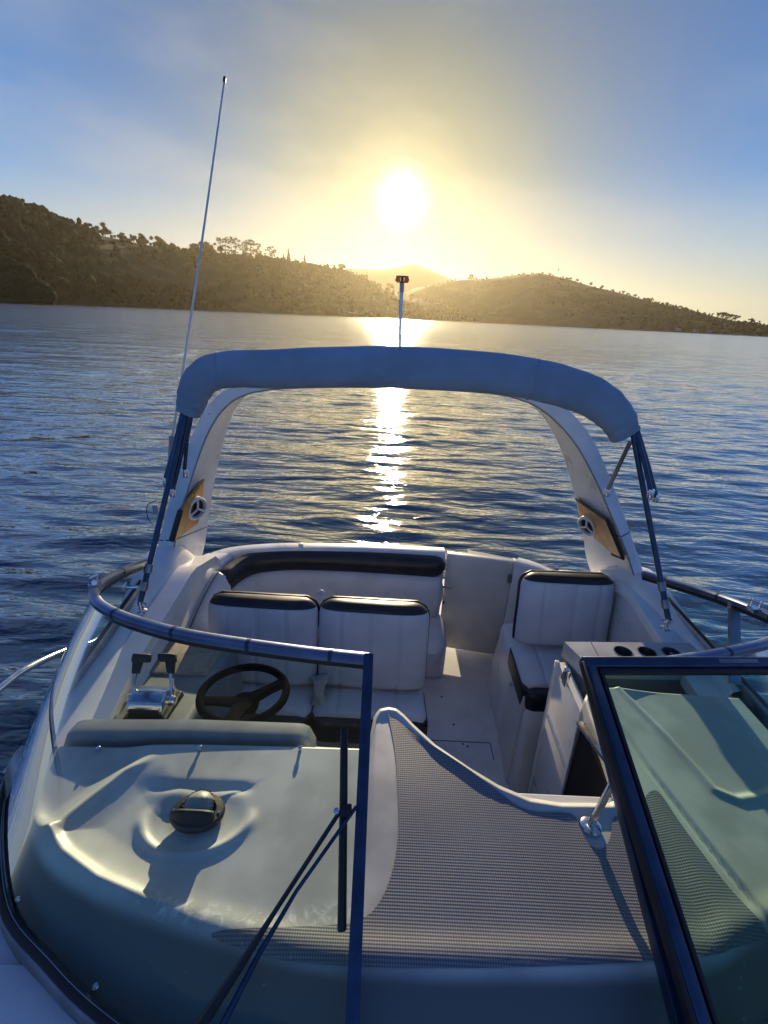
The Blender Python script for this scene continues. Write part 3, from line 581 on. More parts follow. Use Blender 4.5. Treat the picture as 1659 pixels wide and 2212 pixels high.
# snaps along the aft edge and screws round the windscreen foot
for px, py in [(212, 1613), (432, 1618), (648, 1620), (95, 1614)]:
    p = at(px, py, z=-1.30); p[2] = float(hdash(p[0], p[1])); MB().lathe(p, (0, 0, 1), [(.005, -.002), (.005, .010), (.0075, .011), (.0075, .016), (.004, .019), (0, .019)], 12).build('snap_fastener', M['steel'], dash)
for px, py in [(32, 1925), (200, 2110), (28, 2130)][:2]:
    p = at(px, py, z=-1.36); p[2] = float(hdash(p[0], p[1])); MB().lathe(p, (0, 0, 1), [(.008, -.002), (.008, .003), (.005, .006), (0, .006)], 12).build('screw', M['steel'], dash)
# raised brow of the instrument panel behind the dash edge
def brow():
    prof = []
    for x in np.linspace(-1.02, -.20, 40):
        e = 1 - max(0, (abs(x + .61) - .35) / .06) ** 2.2; e = max(e, 0); yb = np.interp(x, [-1.02, -.6, -.2], [1.115, 1.14, 1.145]); h_ = -1.352 + .062 * math.sqrt(max(e, .0))
        prof.append([R3((x, yb, -1.40)), R3((x, yb + .012, h_ - .012)), R3((x, yb + .018, h_ - .002)), R3((x, yb + .03, h_)), R3((x, yb + .07, h_ - .004)), R3((x, yb + .085, h_ - .02)), R3((x, yb + .10, -1.50)), R3((x, yb + .05, -1.5))])
    return MB().loft(prof).build('instrument_brow', M['panel'], boat)
brow()
MB().hexa([R3(p) for p in [(-1.0, 1.13, -2.3), (-.10, 1.13, -2.3), (-.10, 1.24, -2.3), (-1.0, 1.24, -2.3), (-1.0, 1.12, -1.40), (-.06, 1.12, -1.40), (-.10, 1.22, -1.40), (-1.0, 1.22, -1.40)]]).build('helm_console', M['panel'], boat, bevel=.01)
# compass
cp = part('compass', 'round deck compass with black bezel and clear dome')((PODC[0], PODC[1], -1.27 + H)); cc = np.array([PODC[0] + .002, PODC[1], -1.292 + H])
def squash(mb, k):                          # oval in plan
    mb.v = [(x, cc[1] + (y - cc[1]) * k, z) for x, y, z in mb.v]; return mb
squash(MB().lathe(cc, (0, .08, 1), [(.072, -.012), (.075, .0), (.070, .007), (.052, .009), (.047, .0)], 44), .80).build('bezel', M['black'], cp)
dc = cc + [0, .012, 0]
MB().lathe(dc, (0, 0, 1), [(.044, .0)] + [(.044 * math.cos(a), .002 + .038 * math.sin(a)) for a in np.linspace(0, 1.45, 10)] + [(0, .0402)], 30).build('dome', M['clear'], cp)
MB().lathe(dc, (0, 0, 1), [(.0, .001), (.039, .002), (.040, .010), (.036, .020), (.024, .029), (.010, .034), (0, .0345)], 30).build('card', M['dial'], cp)
mt = MB()
for k in range(24):
    a = k / 24 * 6.283; q = dc + np.array([math.cos(a) * .041, math.sin(a) * .041, .018]); mt.lathe(q, (math.cos(a), math.sin(a), .4), [(.0015, -.002), (.0015, .0014), (0, .0014)], 6)
tag(mt.build('card_marks', M['black'], cp), kind='stuff')
hd = []
for x in np.linspace(-1, 1, 15):
    w_ = .056 * x; lo = .006; r_ = .006 * x ** 4
    hd.append([cc + [w_, -.050 + r_ * 3, lo], cc + [w_ * .99, -.030, .036 - r_], cc + [w_ * .99, -.024, .038 - r_], cc + [w_ * .99, -.018, .036 - r_], cc + [w_, -.026, lo]])
MB().loft(hd).build('hood', M['rubber'], cp)
for s_ in (-1, 1): MB().lathe(cc + [.062 * s_, -.006, .008], (0, 0, 1), [(.004, 0), (.004, .003), (0, .004)], 10).build('screw', M['steel'], cp)

# --- windscreen
ws = part('windscreen', 'raked curved windscreen of green tinted glass in a grey metal frame')((XC, .9, -1.2 + H))
def sheet(A, B, n, mat, name, parent, th=.005, rows=6, bow=.02):
    A = resample(A, n); B = resample(B, n); out = []
    C0 = np.array([XC, 1.2, -1.2 + H])
    for a, b in zip(A, B):
        for t_ in np.linspace(0, 1, rows):
            p = a + (b - a) * t_; d = p - C0; d[2] = 0; d /= np.linalg.norm(d); out.append(p + d * bow * math.sin(math.pi * t_))
    v = np.array(out); i, j = np.meshgrid(np.arange(n - 1), np.arange(rows - 1), indexing='ij')
    f = np.stack([i * rows + j, (i + 1) * rows + j, (i + 1) * rows + j + 1, i * rows + j + 1], -1).reshape(-1, 4)
    return raw_at(name, v, f, mat, parent)
sheet(RAILL, BASEL, 60, M['glass'], 'glass', ws); sheet(RAILR, BASER, 60, M['glass'], 'glass', ws)
RP = [(-.95, -.55), (.95, -.55), (1.0, -.35), (1.0, .55), (.7, .85), (.25, 1.0), (-.25, 1.0), (-.7, .85), (-1.0, .55), (-1.0, -.35)]
GK = [(-.55, -1.0), (.55, -1.0), (.55, -.56), (-.55, -.56)]
for A_, B_ in ((RAILL, BASEL), (RAILR, BASER)):
    A_ = resample(A_, 60); MB().tube(A_, .017, prof=RP).build('top_rail', M['rail'], ws)
    MB().tube([p + np.array([0, -.004, -.016]) for p in A_], .011, prof=[(-.8, -1), (.8, -1), (.8, .6), (-.8, .6)]).build('gasket', M['rubber'], ws)
    # joints on the rail
    for k in (range(10, 56, 9)):
        t_ = A_[k + 1] - A_[k]; t_ /= np.linalg.norm(t_); MB().tube([A_[k] - t_ * .006, A_[k] + t_ * .006], .0178, prof=RP).build('rail_joint', M['navy'], ws)
    B_ = resample(B_, 60); MB().tube([p + np.array([0, 0, .004]) for p in B_], .017, prof=[(-1, -4.2), (1, -4.2), (1, .1), (.6, .8), (-.6, .8), (-1, .1)]).build('base_frame', M['aludk'], ws)
    MB().tube([p + np.array([0, 0, .018]) for p in B_], .008, 8).build('base_gasket', M['rubber'], ws)
def post(a, b, name, w=.014):
    a = np.array(a); b = np.array(b); d = (b - a) / np.linalg.norm(b - a); n = np.cross(d, (1, 0, 0)); n /= np.linalg.norm(n)
    P = []
    for q in (a, b): P.append([q + np.array([sx * w, 0, 0]) + n * sy for sx, sy in ((-1, -.018), (1, -.018), (1, .018), (-1, .018))])
    MB().loft(P).build(name, M['navy'], ws, bevel=.003)
post(RAILL[-1] + np.array([.0, 0, .016]), BASEL[-1] + np.array([0, -.03, 0]), 'post'); post(RAILR[0] + np.array([0, 0, .012]), BASER[0] + np.array([0, -.03, 0]), 'post')
# side posts and clamps
MB().tube([at(1585, 1302, z=-1.035), R3((1.44, 1.52, -1.30))], .02, prof=[(-1, -.4), (1, -.4), (1, .4), (-1, .4)]).build('side_post', M['aludk'], ws)
def clamp(p, ax):
    c_ = empty('canvas_clamp', p, ws) if False else None
    m = MB(); p = np.array(p, float)
    for s_ in (-1, 1): m.tube([p + np.array(ax) * s_ * .014 + [0, 0, .0], p + np.array(ax) * s_ * .014 + [0, 0, .050]], .005, 8)
    m.tube([p - np.array(ax) * .018 + [0, 0, .04], p + np.array(ax) * .018 + [0, 0, .04]], .006, 8); m.box(p - [.014, .018, .004], p + [.014, .018, .014])
    m.build('rail_clamp', M['steel'], ws)
clamp(RAILL[24] + [0, 0, .014], (.5, .86, 0)); clamp(at(1627, 1318, z=-.995), (.6, -.8, 0))
m = MB(); p = at(272, 1268, z=-1.10); m.box(p - [.008, .02, .012], p + [.008, .02, .012]); m.tube([p, p + [.05, .005, 0]], .007, 8); m.build('glass_bracket', M['steel'], ws)

# --- hinged centre pane, folded back against the port glass
hw = part('windscreen_hatch', 'hinged centre windscreen pane folded open against the port glass')((1.0, .8, -1.1 + H))
rk = -ray(798, -79); rk = rk / np.linalg.norm(rk)
TL = at(1272, 1432, z=-.90); TR = TL + np.array([.66, .055, -.008]); BL = TL + rk * .92; BR = TR + rk * .92
nrm = np.cross(TR - TL, rk); nrm /= np.linalg.norm(nrm)
if nrm[2] < 0: nrm = -nrm
def bar(a, b, w, t_, name, mat, par, up):
    a = np.array(a); b = np.array(b); d = (b - a) / np.linalg.norm(b - a); s_ = np.cross(d, up); s_ /= np.linalg.norm(s_)
    return MB().loft([[q + s_ * x * w + up * y * t_ for x, y in ((-1, -1), (1, -1), (1, .6), (.7, 1), (-.7, 1), (-1, .6))] for q in (a, b)]).build(name, mat, par, bevel=.0015, seg=1)
bar(TL, BL, .016, .014, 'side_frame', M['navy'], hw, nrm); bar(TR, BR, .016, .014, 'side_frame', M['navy'], hw, nrm)
ex = (TR - TL) / np.linalg.norm(TR - TL)
bar(TL - ex * .017, TR + ex * .017, .017, .0145, 'top_frame', M['navy'], hw, nrm); bar(BL - ex * .017, BR + ex * .017, .017, .0145, 'bottom_frame', M['navy'], hw, nrm)
bar(TL + ex * .026 + rk * .018, BL + ex * .026, .006, .010, 'gasket', M['rubber'], hw, nrm); bar(TL + ex * .02 + rk * .026, TR - ex * .02 + rk * .026, .008, .010, 'gasket', M['rubber'], hw, nrm)
MB().hexa([TL + ex * .01 + rk * .01 - nrm * .002, TR - ex * .01 + rk * .01 - nrm * .002, BR - ex * .01 - rk * .01 - nrm * .002, BL + ex * .01 - rk * .01 - nrm * .002,
           TL + ex * .01 + rk * .01 + nrm * .002, TR - ex * .01 + rk * .01 + nrm * .002, BR - ex * .01 - rk * .01 + nrm * .002, BL + ex * .01 - rk * .01 + nrm * .002]).build('pane', M['glass'], hw, False)
bar(TL - ex * .02 + nrm * .002, BL - ex * .02 + nrm * .002, .006, .012, 'hinge_strip', M['rubber'], hw, nrm)
# warning label on the top frame
lc = at(1612, 1449, z=-.90); lx = ex
def text(body, p, xd, yd, size, mat, name, parent, off=.002):
    cu = bpy.data.curves.new(name, 'FONT'); cu.body = body; cu.size = size; cu.extrude = .0003; cu.align_x = 'CENTER'; cu.align_y = 'CENTER'
    tmp = bpy.data.objects.new(name, cu); COL.objects.link(tmp); dg = bpy.context.evaluated_depsgraph_get(); me = bpy.data.meshes.new_from_object(tmp.evaluated_get(dg)); COL.objects.unlink(tmp); bpy.data.objects.remove(tmp)
    zd = np.cross(xd, yd); v = np.array([q.co[:] for q in me.vertices]); 
    if len(v) == 0: return
    w = p + v[:, :1] * xd + v[:, 1:2] * yd + (v[:, 2:] + off) * zd
    for q, c in zip(me.vertices, w - p): q.co = c.tolist()
    me.materials.clear(); me.materials.append(mat); o = bpy.data.objects.new(name, me); o.location = [float(q) for q in p]; return link(o, parent)
lp = TL + ex * (ex @ (lc - TL)) + nrm * .0145
M['print'] = pmat('faded_white_print', (.34, .36, .40), .6)
tag(MB().hexa([lp - ex * .062 - rk * .006, lp + ex * .062 - rk * .006, lp + ex * .062 + rk * .006, lp - ex * .062 + rk * .006] + [q + nrm * .001 for q in (lp - ex * .062 - rk * .006, lp + ex * .062 - rk * .006, lp + ex * .062 + rk * .006, lp - ex * .062 + rk * .006)]).build('warning_label', M['aludk'], hw, False))
text('WARNING', lp - ex * .033 + nrm * .001, ex, -rk, .011, M['print'], 'lettering', hw, .0006)
for k in (-1, 0, 1): MB().hexa([lp + ex * a + rk * (b + k * .0035) + nrm * c for c in (.001, .0018) for a, b in ((-.002, -.0008), (.056, -.0008), (.056, .0008), (-.002, .0008))]).build('lettering_line', M['print'], hw, False)
# support strut on its foot
sb_ = at(1276, 1786, z=-1.285); sb_[2] = float(hdash(sb_[0], sb_[1])) + .004
st_ = part('hatch_strut', 'flat metal strut holding the hinged pane open')(sb_)
top_ = at(1332, 1672, z=-1.135)
MB().tube([sb_ + [0, 0, .012], sb_ + (top_ - sb_) * .5, top_], .0115, prof=[(-1, -.35), (1, -.35), (1, .35), (-1, .35)], up=(0, 1, .3)).build('bar', M['steel'], st_, bevel=.002)
MB().lathe(sb_, (0, 0, 1), [(.028, 0), (.028, .004), (.018, .009), (.0, .010)], 28).build('foot_plate', M['steel'], st_)
for s_ in (-1, 1): MB().lathe(sb_ + [.008 * s_, .017 * s_, .005], (0, 0, 1), [(.0045, 0), (.0045, .003), (0, .004)], 10).build('screw', M['aludk'], st_)
m = MB(); m.box(sb_ + [-.009, -.006, .004], sb_ + [.009, .006, .022]); m.build('knuckle', M['steel'], st_, bevel=.002)
# --- wiper lying on the starboard glass
wp = part('wiper', 'black wiper with twin arms on the starboard glass')((-.1, .8, -1.1 + H))
n_l = np.cross((1, 0, 0), BASEL[-1] - RAILL[-1]); n_l /= np.linalg.norm(n_l); n_l = n_l if n_l[2] > 0 else -n_l
p0 = RAILL[-1] - np.array([0, 0, H]) + n_l * .028
on = lambda px, py, o=0.: atpl(px, py, p0 + n_l * o, n_l)
MB().tube([on(743, 1572), on(742, 1700), on(740, 1850), on(738, 2012)], .0135, prof=[(-.75, -1), (.75, -1), (.6, .4), (.3, 1), (-.3, 1), (-.6, .4)], up=n_l).build('blade', M['rubber'], wp, bevel=.0015)
MB().tube([on(760, 1750, .012), on(735, 1752, .012)], .013, prof=[(-1, -.8), (1, -.8), (1, .8), (-1, .8)], up=n_l).build('blade_holder', M['rubber'], wp, bevel=.002)
MB().tube([on(735, 1752, .018), on(590, 1975, .016), on(520, 2085, .014), on(420, 2235, .01)], [.0055, .0055, .009, .0135], 8).build('arm', M['black'], wp)
MB().tube([on(770, 1742, .018), on(640, 1925, .016), on(560, 2060, .014), on(470, 2235, .01)], [.0045, .0045, .006, .008], 8).build('arm', M['navy'], wp)
MB().lathe(on(727, 1752, .016), n_l, [(.005, -.012), (.007, 0), (.007, .008), (0, .010)], 10).build('nut', M['steel'], wp)

# --- foredeck, side decks and hull skin
hx = lambda y: np.interp(y, [-5.2, -4.6, -3.6, -2.2, -.8, .6, 2.0, 2.45, 2.7, 2.9, 3.02, 3.1], [.02, .40, .85, 1.13, 1.25, 1.29, 1.30, 1.29, 1.19, 1.02, .84, .5])
def deckz(y): return np.interp(y, [-5.2, -3, 0, 1.0, 1.5, 2.15, 2.45, 2.6, 3.3], [-1.34, -1.40, -1.455, -1.43, -1.36, -1.26, -1.34, -1.52, -1.54])
yv = np.linspace(-5.2, .60, 40); rings = []
for y in yv:
    w_ = hx(y); z = deckz(y); rings.append([R3((XC - w_, y, z)), R3((XC - w_ * .6, y, z + .02)), R3((XC, y, z + .025)), R3((XC + w_ * .6, y, z + .02)), R3((XC + w_, y, z)), R3((XC + w_, y, z - .06)), R3((XC - w_, y, z - .06))])
MB().loft(rings).build('foredeck', M['gel'], boat, auto=60)
for s_ in (-1, 1):
    yv = np.linspace(.60, 2.5, 30); rings = []
    for y in yv:
        w_ = hx(y); z = deckz(y); inn = np.interp(y, [.6, 1.0, 1.5, 3.1], [.55, 1.05, 1.10, 1.08]) + (.08 if s_ > 0 else 0) * sstep(.9, 1.3, y)
        rings.append([R3((XC + s_ * q, y, z + d)) for q, d in ((w_, 0), (inn, .004), (inn, -.05), (w_, -.05))])
    MB().loft(rings).build('side_deck', M['gel'], boat, auto=60)
yv = np.linspace(-5.2, 3.1, 50); hull_r = []
for y in yv:
    w_ = hx(y); z = deckz(y); k = np.interp(y, [-5.2, -2, 3.1], [.35, .82, .93]); hull_r.append([R3((XC + a * w_, y, b)) for a, b in ((-1.005, z - .01), (-1.03, z - .10), (-1.0, z - .35), (-k, -2.45), (-k * .75, -2.85), (k * .75, -2.85), (k, -2.45), (1.0, z - .35), (1.03, z - .10), (1.005, z - .01))])
m = MB(); m.loft(hull_r, closed=False, caps=False); m.build('hull', M['gel'], boat, auto=60)
# --- cockpit
MB().add([R3(p) for p in [(-1.05, 1.2, -2.32), (1.30, .9, -2.32), (1.30, 4.0, -2.32), (-1.05, 4.0, -2.32)]] + [R3(p) for p in [(-1.05, 1.2, -2.36), (1.30, .9, -2.36), (1.30, 4.0, -2.36), (-1.05, 4.0, -2.36)]], [(0, 1, 2, 3), (7, 6, 5, 4), (0, 4, 5, 1), (1, 5, 6, 2), (2, 6, 7, 3), (3, 7, 4, 0)]).build('cockpit_floor', M['floor'], boat, False)
fl = bpy.context.scene.objects['cockpit_floor']
M['seamd'] = pmat('dark_seam', (.12, .12, .13), .7)
MB().box(R3((.30, 2.095, -2.3195)), R3((.70, 2.10, -2.318))).build('hatch_seam', M['seamd'], fl, False); MB().box(R3((.695, 1.98, -2.3195)), R3((.70, 2.10, -2.318))).build('hatch_seam', M['seamd'], fl, False)
for px, py in [(1000, 1607), (1010, 1612), (954, 1505), (980, 1565)]:
    p = at(px, py, z=-2.318); MB().lathe(p, (0, 0, 1), [(.007, 0), (.006, .002), (0, .002)], 8).build('drain_plug', M['seamd'], fl)
def wall(name, pts, mat, parent=boat, th=(0, 0, 0), bevel=0):
    p = [R3(q) for q in pts]; t_ = np.array(th); return MB().hexa(p + [q + t_ for q in p]).build(name, mat, parent, False, bevel)
# inner coamings: outer edge, crest, wall
def coaming(st, sgn):
    rows = [crom([R3((q[k], y, q[k + 1])) for y, q in st], 6) for k in (0, 2, 4, 6, 8)]
    n = len(rows[0]); rings = [[rows[k][i] for k in range(5)] for i in range(n)]
    rr = [crom(r_, 5) for r_ in rings]
    return MB().loft(rr, closed=False, caps=False).build('coaming', M['gel'], boat, auto=50)
SB = [(1.05, (-1.17, -1.39, -1.08, -1.37, -.98, -1.42, -.93, -1.62, -.92, -2.3)), (1.45, (-1.175, -1.34, -1.10, -1.33, -1.00, -1.42, -.95, -1.62, -.94, -2.3)), (1.75, (-1.18, -1.29, -1.11, -1.30, -1.03, -1.42, -.975, -1.62, -.97, -2.3)), (1.98, (-1.20, -1.22, -1.14, -1.225, -1.05, -1.34, -1.02, -1.60, -1.02, -2.3)),
      (2.18, (-1.22, -1.19, -1.17, -1.185, -1.08, -1.215, -1.04, -1.55, -1.04, -2.3)), (2.30, (-1.22, -1.20, -1.17, -1.195, -1.08, -1.235, -1.04, -1.55, -1.04, -2.3)), (2.44, (-1.21, -1.32, -1.16, -1.315, -1.07, -1.37, -1.03, -1.6, -1.03, -2.3)), (2.56, (-1.20, -1.45, -1.15, -1.445, -1.06, -1.47, -1.02, -1.62, -1.02, -2.3)), (2.75, (-1.14, -1.485, -1.08, -1.48, -1.0, -1.49, -.98, -1.62, -.98, -2.3))]
coaming(SB, -1)
PT = [(1.50, (1.47, -1.32, 1.445, -1.32, 1.415, -1.36, 1.40, -1.60, 1.40, -2.3)), (1.75, (1.465, -1.28, 1.435, -1.28, 1.405, -1.33, 1.39, -1.62, 1.39, -2.3)), (1.95, (1.455, -1.235, 1.41, -1.24, 1.36, -1.33, 1.34, -1.62, 1.34, -2.3)), (2.12, (1.45, -1.205, 1.40, -1.203, 1.325, -1.27, 1.305, -1.6, 1.305, -2.3)), (2.28, (1.45, -1.20, 1.40, -1.195, 1.325, -1.235, 1.31, -1.55, 1.31, -2.3)),
      (2.46, (1.45, -1.29, 1.39, -1.285, 1.31, -1.32, 1.29, -1.6, 1.29, -2.3)), (2.62, (1.43, -1.44, 1.37, -1.435, 1.27, -1.46, 1.25, -1.62, 1.25, -2.3)), (2.82, (1.36, -1.53, 1.30, -1.525, 1.18, -1.53, 1.16, -1.62, 1.16, -2.3))]
coaming(PT, 1)
# transom rim and wall
TRP = crom([R3((-1.07, 2.42, -1.44)), at(432, 1228, z=-1.475), at(462, 1206, z=-1.485), at(510, 1192, z=-1.485), at(580, 1185.5, z=-1.48), at(650, 1184, z=-1.48), at(800, 1186, z=-1.48), at(962, 1194, z=-1.48)], 8)
TRQ = crom([at(1113, 1214, z=-1.475), at(1150, 1224, z=-1.475), at(1200, 1240, z=-1.48), at(1262, 1262, z=-1.49)], 8)
def transom(path, tp):
    rings = []; LL = np.r_[0, np.cumsum([np.linalg.norm(path[k + 1] - path[k]) for k in range(len(path) - 1)])]; LL = LL if tp > 0 else LL[-1] - LL
    for k, p in enumerate(path):
        t_ = path[min(k + 1, len(path) - 1)] - path[max(k - 1, 0)]; n = np.array([-t_[1], t_[0], 0]); n /= np.linalg.norm(n); q_ = .12 + .88 * sstep(0, .4, LL[k])
        rings.append([p + n * a * q_ + np.array([0, 0, b]) for a, b in ((-.012, -.84), (-.012, -.02), (-.006, -.006), (.008, 0), (.085, -.006), (.12, -.02), (.13, -.06), (.13, -.84))])
    return MB().loft(rings).build('transom', M['gel'], boat)
transom(TRP, 1); transom(TRQ, -1)
tl = at(650, 1180, z=-1.47); MB().tube([tl - [0, 0, .03], tl + [0, 0, .02]], .018, 12).build('stern_cap', M['white'], boat, bevel=.003)
# transom door
dr = part('transom_door', 'white transom gate with two hinges and a latch')((.66, 2.9, -1.9 + H))
D0, D1 = at(966, 1197, z=-1.49), at(1109, 1215, z=-1.49); b0_, b1_ = D0 + [0, .0, -.775], D1 + [-.0, .0, -.775]
dn = np.cross(D1 - D0, (0, 0, 1)); dn /= np.linalg.norm(dn); dn = dn if dn[1] > 0 else -dn
MB().hexa([b0_, b1_, b1_ + dn * .05, b0_ + dn * .05, D0, D1, D1 + dn * .05, D0 + dn * .05]).build('door_panel', M['gelc'], dr, bevel=.006)
for f_ in (.16, .83):
    p = D1 + (b1_ - D1) * f_; e_ = (D1 - D0) / np.linalg.norm(D1 - D0)
    MB().hexa([p + e_ * a - dn * c + np.array([0, 0, b]) for b in (-.033, .033) for a, c in ((-.022, .001), (.016, .001), (.016, .007), (-.022, .007))]).build('hinge', M['aludk'], dr, False, .002)
p = D0 + (b0_ - D0) * .33 + (D1 - D0) * .05
MB().hexa([p + e_ * a - dn * c + np.array([0, 0, b]) for b in (-.012, .012) for a, c in ((-.035, .001), (.035, .001), (.03, .012), (-.03, .012))]).build('latch', M['steel'], dr, bevel=.004)
p = D0 + (b0_ - D0) * .50 + (D1 - D0) * .02; MB().hexa([p + e_ * a - dn * c + np.array([0, 0, b]) for b in (-.012, .012) for a, c in ((-.008, .001), (.008, .001), (.008, .006), (-.008, .006))]).build('catch', M['seamd'], dr, False)
# jamb beside the door, step and threshold
wall('door_jamb', [(D1[0] + .004, D1[1] - .0, -2.32), (D1[0] + .13, D1[1] - .10, -2.32), (D1[0] + .13, D1[1] + .0, -2.32), (D1[0] + .004, D1[1] + .06, -2.32), (D1[0] + .004, D1[1], -1.475), (D1[0] + .30, D1[1] - .12, -1.475), (D1[0] + .30, D1[1] + .05, -1.475), (D1[0] + .004, D1[1] + .06, -1.475)][:4], M['gel'], th=(0, 0, .84), bevel=.012)

# --- seats
def cushion(O, U, Vv, Nn, w, h, t_, v0, v1, r_=.09, seams=(), n=3.2, rows=26, taper=.9):
    O, U, Vv, Nn = [np.array(q, float) for q in (O, U, Vv, Nn)]; rings = []
    for v in np.linspace(v0, v1, rows):
        y = v * h; e = min(1, (h - y) / r_); hwid = w / 2 - r_ * (1 - math.sqrt(max(0, 1 - (1 - e) ** 2.4))) * 1.0
        eb = min(1, y / .02); hwid -= .012 * (1 - math.sqrt(max(0, 1 - (1 - eb) ** 2)))
        th = t_ * (1 - .75 * (1 - math.sqrt(max(0, 1 - (1 - min(1, (h - y) / .05)) ** 2)))) * (1 - .6 * (1 - math.sqrt(max(0, 1 - (1 - min(1, y / .04)) ** 2))))
        x = np.r_[np.linspace(-1, 1, 64), np.linspace(1, -1, 18)[1:-1]]; ring = []
        for k, q in enumerate(x):
            q = math.sin(q * math.pi / 2) if True else q
            d = th * (1 - abs(q) ** 4.5) ** (1 / 2.2) if abs(q) < 1 else 0
            if k < 64:
                for sx in seams: d -= .010 * math.exp(-((q * hwid - sx) / .008) ** 2)
                d += .004 * math.sin(v * 7 + q * 3)
            else: d = -d * .35
            ring.append(O + U * q * hwid + Vv * y + Nn * d)
        rings.append(ring)
    return MB().loft(rings)
def seat(label, c, w, hb, dirx, top, bot, front, seams, flip=1):
    c0 = np.array([c[0], c[1], top[1] + H]); s = tag(empty('seat', R3((c[0], bot[0], bot[1])), boat), label)
    U = np.array(dirx, float); U /= np.linalg.norm(U); B = R3((c[0], bot[0], bot[1])); T = R3((c[0] + (c[2] if len(c) > 2 else 0), top[0], top[1])); Vv = T - B; hh = np.linalg.norm(Vv); Vv /= hh; Nn = np.cross(U, Vv); Nn = Nn if Nn[1] < 0 else -Nn
    cushion(B, U, Vv, Nn, w, hh, .075, 0, .915, seams=seams).build('backrest', M['vinyl'], s, auto=0)
    cushion(B - Nn * .001, U, Vv, Nn, w + .004, hh, .078, .912, 1.0, rows=14).build('backrest_trim', M['black'], s, auto=0)
    cushion(B - Nn * .03, U, Vv, Nn, w + .012, hh + .004, .035, .02, .995, rows=20).build('backrest_shell', M['black'], s, auto=0)
    # base cushion runs towards the bow
    F_ = R3((c[0], front[0], front[1])); V2 = F_ - (B + np.array([0, .04, -.02])); h2 = np.linalg.norm(V2); V2 /= h2; N2 = np.cross(U, V2); N2 = N2 if N2[2] > 0 else -N2
    cushion(B + np.array([0, .04, -.02]) - N2 * .05, U, V2, N2, w, h2, .06, 0, .93, seams=seams).build('seat_cushion', M['vinyl'], s, auto=0)
    C0 = B + np.array([0, .05, -.075]); C1 = F_ + np.array([0, .02, -.045])
    MB().hexa([q_ + U * a * (w / 2 + .006) + np.array([0, 0, c]) for q_ in (C0, C1) for a, c in ((-1, -.12), (1, -.12), (1, .012), (-1, .012))]).build('cushion_base', M['black'], s, bevel=.02, seg=3)
    # rolled black front of the seat
    q = F_ + np.array([0, .035, -.075]); hw_ = w / 2 - .004
    MB().hexa([q + U * a * hw_ + np.array([0, b, c]) for c in (-.105, .052) for a, b in ((-1, -.06), (1, -.06), (1, .09), (-1, .09))]).build('front_roll', M['black'], s, bevel=.055, seg=6)
    return s
seat('white helm seat on the starboard side with black trim', (-.605, 2.02), .575, .46, (1, -.01, 0), (2.10, -1.365), (2.0, -1.83), (1.74, -1.80), (-.17, -.02, .13))
seat('white inboard helm seat beside the walkway with black trim', (-.025, 2.02), .575, .46, (1, -.01, 0), (2.10, -1.365), (2.0, -1.83), (1.74, -1.80), (-.17, -.02, .13))
seat('white port passenger seat with black top', (1.035, 2.24), .52, .46, (1, .02, 0), (2.31, -1.265), (2.23, -1.675), (1.93, -1.73), (-.14, .03, .16))
wall('helm_seat_base', [(-.88, 1.85, -2.32), (.22, 1.85, -2.32), (.22, 2.12, -2.32), (-.88, 2.12, -2.32)], M['gel'], th=(0, 0, .43), bevel=.02)
wall('helm_seat_plinth', [(-.88, 2.05, -2.32), (.24, 2.05, -2.32), (.24, 2.15, -2.32), (-.88, 2.15, -2.32)], M['gel'], th=(0, 0, .80), bevel=.02)
# straps and folded cloth caught between the helm seats
st2 = tag(empty('folded_cloth', at(688, 1476, y=1.97)), 'pale grey folded cloth wedged between the two helm seats', 'cloth')
for k in range(5):
    a_ = at(683 + k * 5, 1474 + 4 * (k % 2), y=1.93); pth = crom([a_ + [-.03, .04, .0], a_ + [0, 0, .02 + .006 * k], a_ + [.02 - .01 * k, -.06, -.005], a_ + [.01, -.10, -.06]], 5)
    MB().tube(pth, .012, prof=[(-1.6, -.25), (1.6, -.25), (1.6, .25), (-1.6, .25)]).build('fold', M['grey'], st2, bevel=.002)
for px in (778, 870, 900):
    a_ = at(px, 1474, y=1.99); MB().tube(crom([a_ + [-.03, 0, .012], a_ + [0, -.02, .004], a_ + [.03, 0, .012]], 4), .010, prof=[(-.3, -1), (.3, -1), (.3, 1), (-.3, 1)]).build('fold', M['grey'], st2)
# --- port locker under the passenger seat
lk = part('locker', 'white moulded locker under the passenger seat')((.95, 2.1, -2.1 + H))
LP = [R3(p) for p in [(.74, 1.74, -2.32), (1.2, 1.70, -2.32), (1.2, 2.6, -2.32), (.76, 2.6, -2.32), (.80, 2.05, -1.92), (1.2, 1.98, -1.92), (1.2, 2.6, -1.88), (.82, 2.6, -1.88)]]
LP[4] = R3((.79, 1.90, -1.86)); LP[5] = R3((1.2, 1.9, -1.86)); LP[6] = R3((1.2, 2.6, -1.80)); LP[7] = R3((.80, 2.6, -1.80)); MB().hexa(LP).build('carcass', M['gel'], lk, bevel=.03, seg=4)
ld = [at(1105, 1475, x=.79), at(1137, 1505, x=.79), at(1098, 1690, x=.745), at(1066, 1655, x=.745)]
MB().hexa([q + np.array([-.012, 0, 0]) for q in ld] + [q + np.array([.03, 0, 0]) for q in ld]).build('locker_door', M['gelc'], lk, False, .003)
p = at(1104, 1478, x=.775); MB().lathe(p, (-1, 0, 0), [(.012, 0), (.014, .004), (.009, .008), (0, .008)], 16).build('lock', M['steel'], lk)
